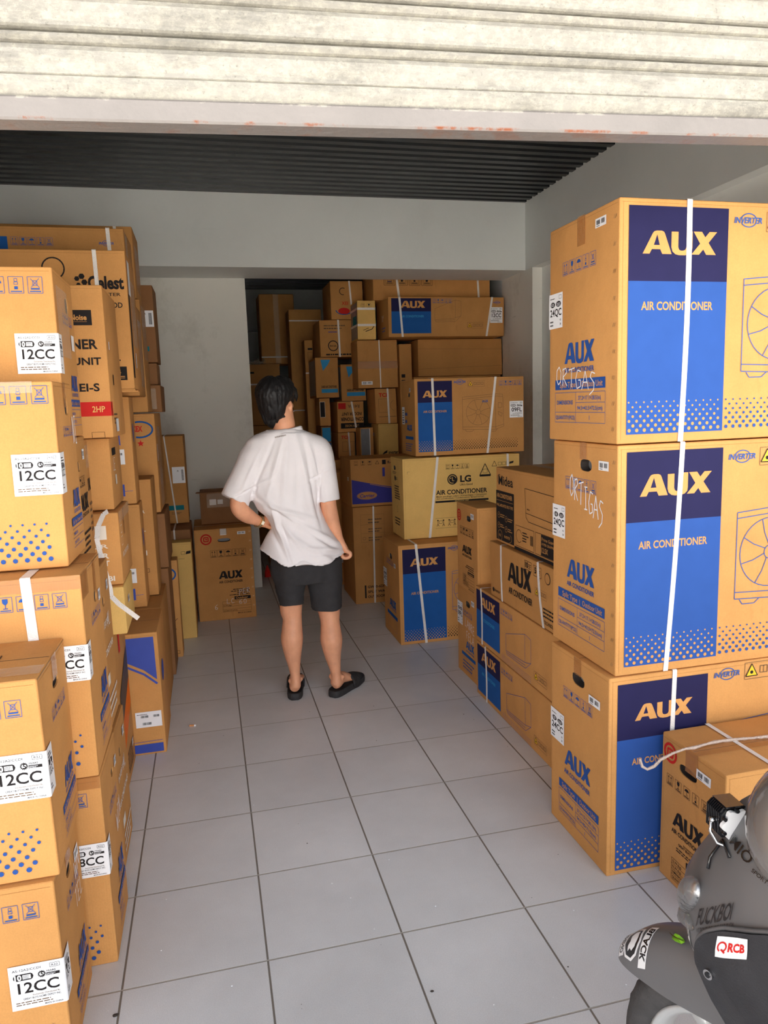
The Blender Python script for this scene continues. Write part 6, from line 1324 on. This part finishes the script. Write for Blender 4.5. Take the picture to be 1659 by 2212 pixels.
# fender
st = [(.262, .372, .366, .004, .0), (.257, .392, .370, .018, 0), (.243, .418, .376, .034, 0), (.220, .445, .382, .046, 0), (.190, .474, .388, .054, 0), (.150, .502, .396, .060, 0), (.10, .525, .405, .065, 0), (.04, .538, .420, .068, 0), (-.03, .540, .437, .070, 0), (-.10, .525, .447, .070, 0), (-.17, .49, .44, .066, 0), (-.23, .44, .41, .06, 0)]
st = cr(st, 3)
def fend_ring(f, zc, zl, w, _, ins=0):
    out = []
    for k in range(17):
        t = math.pi*k/16; c, s_ = math.cos(t), math.sin(t)
        out.append(K(f-ins*.5*(1 if f > .2 else 0), (w-ins)*math.copysign(abs(c)**.62, c), zl + (zc-zl-ins)*abs(s_)**.85))
    return out
e = MB(); outer = [fend_ring(*a) for a in st]; inner = [fend_ring(*a, ins=.004) for a in st]
n = 17
def sheet(e, R, m, flip=False):
    pts = [p for r in R for p in r]; tr = []
    for i in range(len(R)-1):
        for k in range(len(R[0])-1):
            q = (i*len(R[0])+k, i*len(R[0])+k+1, (i+1)*len(R[0])+k+1, (i+1)*len(R[0])+k); tr.append(q[::-1] if flip else q)
    e.tris(pts, tr, m)
sheet(e, outer, M_BODY); sheet(e, inner, M_CHAR, True)
for sd in (0, n-1):
    for i in range(len(outer)-1): e.face([outer[i][sd], outer[i+1][sd], inner[i+1][sd], inner[i][sd]], M_BODY)
fd = e.build('front_fender', sc, autos=50)
# decals that follow a surface
class Surf(Face):
    def __init__(s, mb, fn): s.mb = mb; s.fn = fn; s.rot = None; s.w = 1; s.h = 1; s.off = 0; s.n = None
    def P(s, u, v, e=0.0):
        if s.rot:
            cu, cv, a = s.rot; du, dv = u-cu, v-cv; u = cu+du*math.cos(a)-dv*math.sin(a); v = cv+du*math.sin(a)+dv*math.cos(a)
        return s.fn(u, v, e)
    def poly(s, pts, m, e=0.0, holes=(), g=.004):
        tr = tessellate_polygon([[Vector((q[0], q[1], 0)) for q in pts]])
        st = [tuple(pts[i] for i in t) for t in tr]
        while st:
            a, b, c = st.pop()
            ls = [math.dist(a, b), math.dist(b, c), math.dist(c, a)]; k = ls.index(max(ls))
            if ls[k] > g:
                a, b, c = ((a, b, c), (b, c, a), (c, a, b))[k]; mdp = ((a[0]+b[0])/2, (a[1]+b[1])/2); st += [(a, mdp, c), (mdp, b, c)]
            else:
                if (b[0]-a[0])*(c[1]-a[1])-(b[1]-a[1])*(c[0]-a[0]) < 0: b, c = c, b
                s.mb.face([s.P(*a, e), s.P(*b, e), s.P(*c, e)], m)
    def rect(s, u0, v0, u1, v1, m, e=0.0, n=6):
        for i in range(n):
            for j in range(n):
                a, b = u0+(u1-u0)*i/n, u0+(u1-u0)*(i+1)/n; c, d = v0+(v1-v0)*j/n, v0+(v1-v0)*(j+1)/n
                s.mb.face([s.P(a, c, e), s.P(b, c, e), s.P(b, d, e), s.P(a, d, e)], m)
def cast(ob, f, z, e=0.0, tilt=0.0):
    """point on ob straight in from the left of the scooter"""
    o = K(f, .6, z+tilt*.6); d = K(0, -1, -tilt); ok, loc, nn, _ = ob.ray_cast(o, d.normalized())
    if not ok: return K(f, .07, z)
    if nn.dot(d) > 0: nn = -nn
    return loc + nn*(.0012+e)
def fcast(f, z, e=0.0):
    return cast(fd, f, z, e, .9)
# fender sticker: shield with a white beast and the word round it; axes run along and down the fender
e = MB(); F = Surf(e, lambda u, v, q: fcast(.166+v, .475-u*1.0 - v*.35, q))
F.poly([(-.006, -.008), (.105, -.010), (.108, .010), (-.002, .012)], P_WHT)
F.text('BLACK', .002, -.006, .014, M_CHAR, w=.088, bold=.02, e=.0006)
F = Surf(e, lambda u, v, q: fcast(.185+v, .462-u - v*.55, q))
F.poly([(.0, .002), (.035, -.004), (.075, .0), (.090, .012), (.080, .032), (.050, .044), (.018, .040), (.0, .024)], P_WHT)
F.poly([(.006, .006), (.035, .001), (.070, .004), (.082, .014), (.074, .029), (.048, .038), (.020, .035), (.006, .022)], M_CHAR, .0004)
F.poly([(.010, .010), (.030, .006), (.052, .008), (.064, .014), (.058, .020), (.066, .025), (.052, .027), (.040, .024), (.026, .026), (.014, .020)], P_WHT, .0008)
F = Surf(e, lambda u, v, q: fcast(.226+v, .425-u - v*.8, q))
F.poly([(-.004, -.004), (.062, -.002), (.060, .016), (-.002, .014)], P_WHT); F.text('RHINO', .002, .0, .011, M_CHAR, w=.052, bold=.02, e=.0006)
e.build('shield_sticker', fd)
# front cowl
TAB = [(.40, -.13, .11), (.45, -.065, .125), (.50, -.008, .145), (.545, .022, .16), (.60, .050, .17), (.66, .054, .172), (.71, .032, .165), (.76, .004, .150), (.81, -.024, .135), (.85, -.052, .120), (.885, -.085, .10), (.905, -.125, .07)]
def tab(z):
    z = max(TAB[0][0], min(TAB[-1][0], z))
    for a, b in zip(TAB[:-1], TAB[1:]):
        if z <= b[0]:
            t = (z-a[0])/(b[0]-a[0]); t = t*t*(3-2*t) if False else t; return a[1]+(b[1]-a[1])*t, a[2]+(b[2]-a[2])*t
def cowl_w(f, z):
    f0, W_ = tab(z); d = f0+.055-f
    w = W_*(1-math.exp(-max(d, 0)/.082))
    if z < .60: w *= 1-.0*(.6-z)
    # the scallop under the upper shoulder
    w -= .010*math.exp(-((z-.735-(.02+f)*.5)/.035)**2)*min(1, max(d-.05, 0)/.08)
    return max(w, .001)
zs = [t[0] for t in cr([(a[0],)+a[1:] for a in TAB], 4)]; rg = []
for z in zs:
    f0, _ = tab(z); fs = [f0+.055-.40*(k/26)**1.5 for k in range(27)]
    L1 = [K(f, cowl_w(f, z), z) for f in fs]; L2 = [K(f, -cowl_w(f, z), z) for f in fs[::-1]]
    rg.append(L2 + L1)
e = MB(); e.rings(rg, M_BODY, caps=True); cw = e.build('front_cowl', sc, autos=42)
def ccast(f, z, e=0.0): return cast(cw, f, z, e, .15)
# black lower side panel with its raised rim
edge = cr([(-.30, .80, 0), (-.20, .755, 0), (-.115, .705, 0), (-.055, .668, 0), (-.020, .632, 0), (-.010, .600, 0), (-.018, .565, 0), (-.040, .525, 0), (-.075, .475, 0), (-.12, .415, 0)], 5)
e = MB(); rim_pts = [ccast(f, z, .004) for f, z, _ in edge]; e.tube(rim_pts, .0045, M_BODY, 8); e.build('panel_rim', sc, smooth=True)
e = MB(); cen = (-.25, .45)
rows_ = []
for q in range(9):
    t = q/8; rows_.append([ccast(f+(cen[0]-f)*t*.98, z+(cen[1]-z)*t*.98, .0016+.0*t) - BS*(.012*math.sin(math.pi*min(1, t*1.5+.05))) for f, z, _ in edge])
sheet(e, rows_, M_BODYD); sheet(e, [[p+BS*.0 for p in r] for r in rows_], M_BODYD, True); 
lp = e.build('side_panel', sc, smooth=True)
# keep the panel proud of the cowl
for v in lp.data.vertices: v.co += BS*.0135
def pcast(f, z, e=0.0): return cast(lp, f, z, e, .15)
e = MB(); 
F = Surf(e, lambda u, v, q: pcast(-.058-u*.86, .640+u*.50+v, q)); F.rot = None
F.rect(0, -.014, .062, .022, P_WHT); F.text('RCB', .025, -.003, .014, I_RED, w=.032, bold=.03, e=.0007); F.arc(.013, .004, .008, -1, 4.2, .003, I_RED, .0007); F.line([(.012, .0), (.020, -.006)], .003, I_RED, .0008)
e.build('brand_sticker', lp)
e = MB(); c = pcast(-.045, .583, .001); e.tube([c-BS*.002, c+BS*.004], .0085, M_CHROME, 16); e.tube([c+BS*.004, c+BS*.0055], .005, M_CHAR, 12); e.build('bolt', lp, autos=40)
# lettering on the cowl
e = MB(); F = Surf(e, lambda u, v, q: ccast(.000-u*.80, .636+u*.66+v*.98, q))
F.text('FUCKBOI', .004, 0, .030, M_DECAL, w=.080, bold=.0, e=.0015); F.text("WE DON'T DIE, WE EAT PUDA", .006, -.013, .0075, M_DECAL, w=.088, e=.0015)
e.build('lettering', cw)
e = MB(); F = Surf(e, lambda u, v, q: ccast(-.022-u*.98, .792+v*.8-u*.06, q)); F.text('MIO', 0, 0, .022, M_CHAR, w=.056, bold=.0, shear=.3, e=.0015); F.text('SPORTY', .064, -.006, .008, M_CHAR, w=.04, shear=.3, e=.0015); e.build('model_lettering', cw)
e = MB(); F = Surf(e, lambda u, v, q: ccast(.036-u, .604-v, q))
F.poly([(0, -.012), (.010, .0), (.014, .018), (.024, .030), (.028, .050), (.040, .068), (.042, .082), (.030, .066), (.016, .044), (.006, .024)], P_WHT)
for a, b, c_, d in ((.006, .0, .010, .012), (.012, .020, .016, .030), (.018, .036, .026, .040), (.024, .052, .032, .060)): F.line([(a, b), (c_, d)], .0018, M_CHAR, .0005); F.line([(a+.003, b+.006), (c_-.004, d+.004)], .0012, M_CHAR, .0005)
e.build('face_sticker', cw)
# turn signal
def blob(name, c, r, m, parent, rz=0, ry=0, seg=24, pw=1.0):
    bm = bmesh.new(); bmesh.ops.create_uvsphere(bm, u_segments=seg, v_segments=16, radius=1)
    M = Matrix((BH, BS, Vector((0, 0, 1)))).transposed().to_4x4()
    bmesh.ops.transform(bm, matrix=Matrix.Translation(K(*c)) @ M @ Matrix.Rotation(rz, 4, 'Z') @ Matrix.Rotation(ry, 4, 'Y') @ Matrix.Diagonal((*r, 1)), verts=bm.verts)
    e = MB(); e.add_bm(bm, m); return e.build(name, parent, smooth=True)
ts = blob('turn_signal', (.034, .097, .680), (.026, .022, .046), M_LENS, sc, rz=-.75, ry=-.42)
blob('reflector', (.030, .090, .676), (.022, .016, .043), M_CHROME, ts, rz=-.75, ry=-.42)
e = MB()
for k in range(5): z = .645+.009*k; e.tube([K(.050-.003*k, .100, z+.012), K(.038-.003*k, .108, z+.013), K(.022-.003*k, .110, z+.014)], .0009, M_CHAR, 5)
e.build('lens_rib', ts)
e = MB(); e.tube([ccast(.052, .622, .001), ccast(.036, .622, .004), ccast(.008, .630, .004)], [.010, .013, .009], M_LENS, 10); e.build('signal_base', ts, smooth=True)
# headlight in the handlebar cover
hl = blob('headlight', (-.140, .0, .868), (.105, .145, .118), M_SMOKE, sc, ry=.15, seg=36)
blob('reflector_bowl', (-.160, 0, .868), (.075, .112, .085), M_CHROME, hl, ry=.15)
hc = blob('handlebar_cover', (-.235, .0, .952), (.120, .150, .082), M_BODY, sc, ry=.35, seg=36)
blob('windshield_sticker', (-.215, .110, .980), (.030, .030, .030), mat('pale_foil_sticker', srgb(205, 220, 226), .3, bump=.6, bscale=70), hc)
e = MB(); e.tube([K(-.24, .12, .93), K(-.27, .25, .97), K(-.32, .36, .98)], [.016, .014, .016], M_CHAR, 12); e.build('left_handlebar', sc, smooth=True)
e = MB(); e.tube([K(-.24, -.12, .93), K(-.27, -.25, .97), K(-.32, -.36, .98)], [.016, .014, .016], M_CHAR, 12); e.build('right_handlebar', sc, smooth=True)
# the rest of the machine, behind the frame edge: leg shield, floor, seat, rear wheel
e = MB(); e.rings([[K(-.335, -.15, .42), K(-.335, .15, .42), K(-.36, .16, .42), K(-.36, -.16, .42)], [K(-.335, -.17, .66), K(-.335, .17, .66), K(-.365, .18, .66), K(-.365, -.18, .66)], [K(-.33, -.12, .88), K(-.33, .12, .88), K(-.36, .12, .88), K(-.36, -.12, .88)]], M_BODYD); e.build('leg_shield', sc, autos=40)
e = MB(); e.rings([[K(f, l, z) for l, z in ((-w, .27), (w, .27), (w, .33), (-w, .33))] for f, w in ((-.15, .06), (-.36, .14), (-.62, .15), (-.75, .13))], M_BODYD); e.build('floorboard', sc, autos=40)
e = MB(); e.rings([[K(f, l*w, z0+h_) for l, h_ in ((-1, 0), (1, 0), (.95, .7*(z1-z0)), (.6, z1-z0), (-.6, z1-z0), (-.95, .7*(z1-z0)))] for f, w, z0, z1 in ((-.66, .11, .30, .60), (-.80, .14, .32, .68), (-1.05, .13, .42, .70), (-1.32, .07, .55, .70))], M_BODY); e.build('rear_body', sc, autos=40)
e = MB(); e.rings([[K(f, l*w, z0+h_) for l, h_ in ((-1, 0), (1, 0), (.8, z1-z0), (-.8, z1-z0))] for f, w, z0, z1 in ((-.68, .07, .68, .72), (-.78, .11, .68, .76), (-1.05, .12, .70, .80), (-1.30, .08, .70, .78))], M_CHAR); e.build('seat', sc, autos=40)
e = MB(); rg = []
for k in range(48):
    a = 2*math.pi*k/48; rg.append([K(-1.20+r*math.cos(a), l, WR+r*math.sin(a)) for l, r in ((-.03, .165), (-.045, .2), (-.03, .228), (0, .238), (.03, .228), (.045, .2), (.03, .165))])
e.rings(rg, M_TYRE, caps=False, closed=True); rw = e.build('tyre', sc, smooth=True)
e = MB(); e.tube([K(-1.20, -.028, WR), K(-1.20, .028, WR)], .168, M_RIM, 32); e.build('rim', sc, autos=40)
# auxiliary lamp on its bracket
al = None
ax = (K(1, -.42, .02)-K(0, 0, 0)).normalized(); a1 = Vector((0, 0, 1)).cross(ax).normalized(); a2 = ax.cross(a1).normalized(); c0 = K(-.018, .048, .828)
def AP(d, u, v): return c0 + ax*d + a1*u + a2*v
e = MB(); S_ = .030
oct_ = lambda s_, k=.35: [(-s_, -s_*k), (-s_*k, -s_), (s_*k, -s_), (s_, -s_*k), (s_, s_*k), (s_*k, s_), (-s_*k, s_), (-s_, s_*k)]
e.rings([[AP(d, u, v) for u, v in oct_(s_, .62)] for d, s_ in ((.004, .023), (.008, .025), (.044, .026), (.050, .023))], M_CHAR)
al = e.build('auxiliary_lamp', sc, autos=30)
e = MB()
for k in range(8):
    d = .009+.0048*k; e.rings([[AP(d+q, u, v) for u, v in oct_(.0285, .70)] for q in (0, .0022)], M_CHAR)
e.build('cooling_fins', al, autos=30)
e = MB(); e.rings([[AP(.006, u, v) for u, v in ((-.017, .0275), (.017, .0275), (.017, .031), (-.017, .031))], [AP(.046, u, v) for u, v in ((-.017, .0275), (.017, .0275), (.017, .031), (-.017, .031))]], M_CHAR); e.build('top_plate', al, autos=30)
e = MB(); ring_ = [((.026+.0035*math.cos(6*a))*math.cos(a), (.026+.0035*math.cos(6*a))*math.sin(a)) for a in [2*math.pi*k/48 for k in range(48)]]
e.rings([[AP(d, u, v) for u, v in ring_] for d in (-.003, .004)], P_WHT)
for k in range(6):
    a = 2*math.pi*(k+.5)/6; e.rings([[AP(d, .0265*math.cos(a)+.0035*math.cos(b), .0265*math.sin(a)+.0035*math.sin(b)) for b in [2*math.pi*q/8 for q in range(8)]] for d in (-.0036, .003)], M_CHAR)
e.build('back_plate', al, autos=30)
e = MB(); e.tube([AP(.049, 0, 0), AP(.053, 0, 0)], .020, M_LENS, 18); e.build('lamp_lens', al, autos=40)
e = MB(); e.tube([AP(-.001, -.002, -.014), AP(-.008, -.002, -.018), K(-.030, .056, .800), K(-.034, .058, .775), ccast(-.035, .775, .003), ccast(-.005, .785, .003), ccast(.012, .745, .003), ccast(.008, .728, .002)], [.0062, .004, .0035, .0035, .0028, .0028, .0028, .0028], M_CHAR, 8); e.build('cable', al, smooth=True)
e = MB(); e.tube([AP(.022, .034, 0), AP(.020, .036, -.020), AP(.010, .028, -.038), K(-.035, .050, .785), K(-.045, .045, .775)], .0030, M_CHROME, 8); e.tube([AP(.022, -.034, 0), AP(.020, -.036, -.020), AP(.010, -.024, -.038), K(-.045, .030, .785), K(-.05, .030, .775)], .0030, M_CHROME, 8); e.tube([AP(.022, .026, 0), AP(.022, .036, 0)], .005, M_CHROME, 8); e.build('bracket', al, smooth=True)
# leaf caught on the fender
e = MB(); M_LEAF = mat('green_leaf', srgb(128, 190, 40), .45, var=.25, scale=90)
lc = [(0, 0), (.006, .007), (.014, .009), (.023, .008), (.030, .002), (.024, -.005), (.014, -.008), (.006, -.006)]
def lf(u, v, q=0): p = fcast(.112-u*1.0, .486+v*.9+u*.10, .003+q); return p
top = [lf(u, v, .003*math.sin(u*200)+.002*abs(v)/.009) for u, v in lc]; ctr = lf(.015, 0, .0005)
for i in range(8): e.face([ctr, top[i], top[(i+1) % 8]], M_LEAF); e.face([ctr-BS*.0006, top[(i+1) % 8]-BS*.0006, top[i]-BS*.0006], M_LEAF)
e.tube([lf(-.008, .003, .001), lf(.0, .0, .001), lf(.015, .0, .0012), lf(.028, .001, .002)], [.0008, .001, .0008, .0004], mat('leaf_vein', srgb(86, 70, 30), .6), 5)
o = e.build('leaf', None); o.location = BW
tag(o, 'small bright green leaf caught on top of the scooter fender', 'leaf')
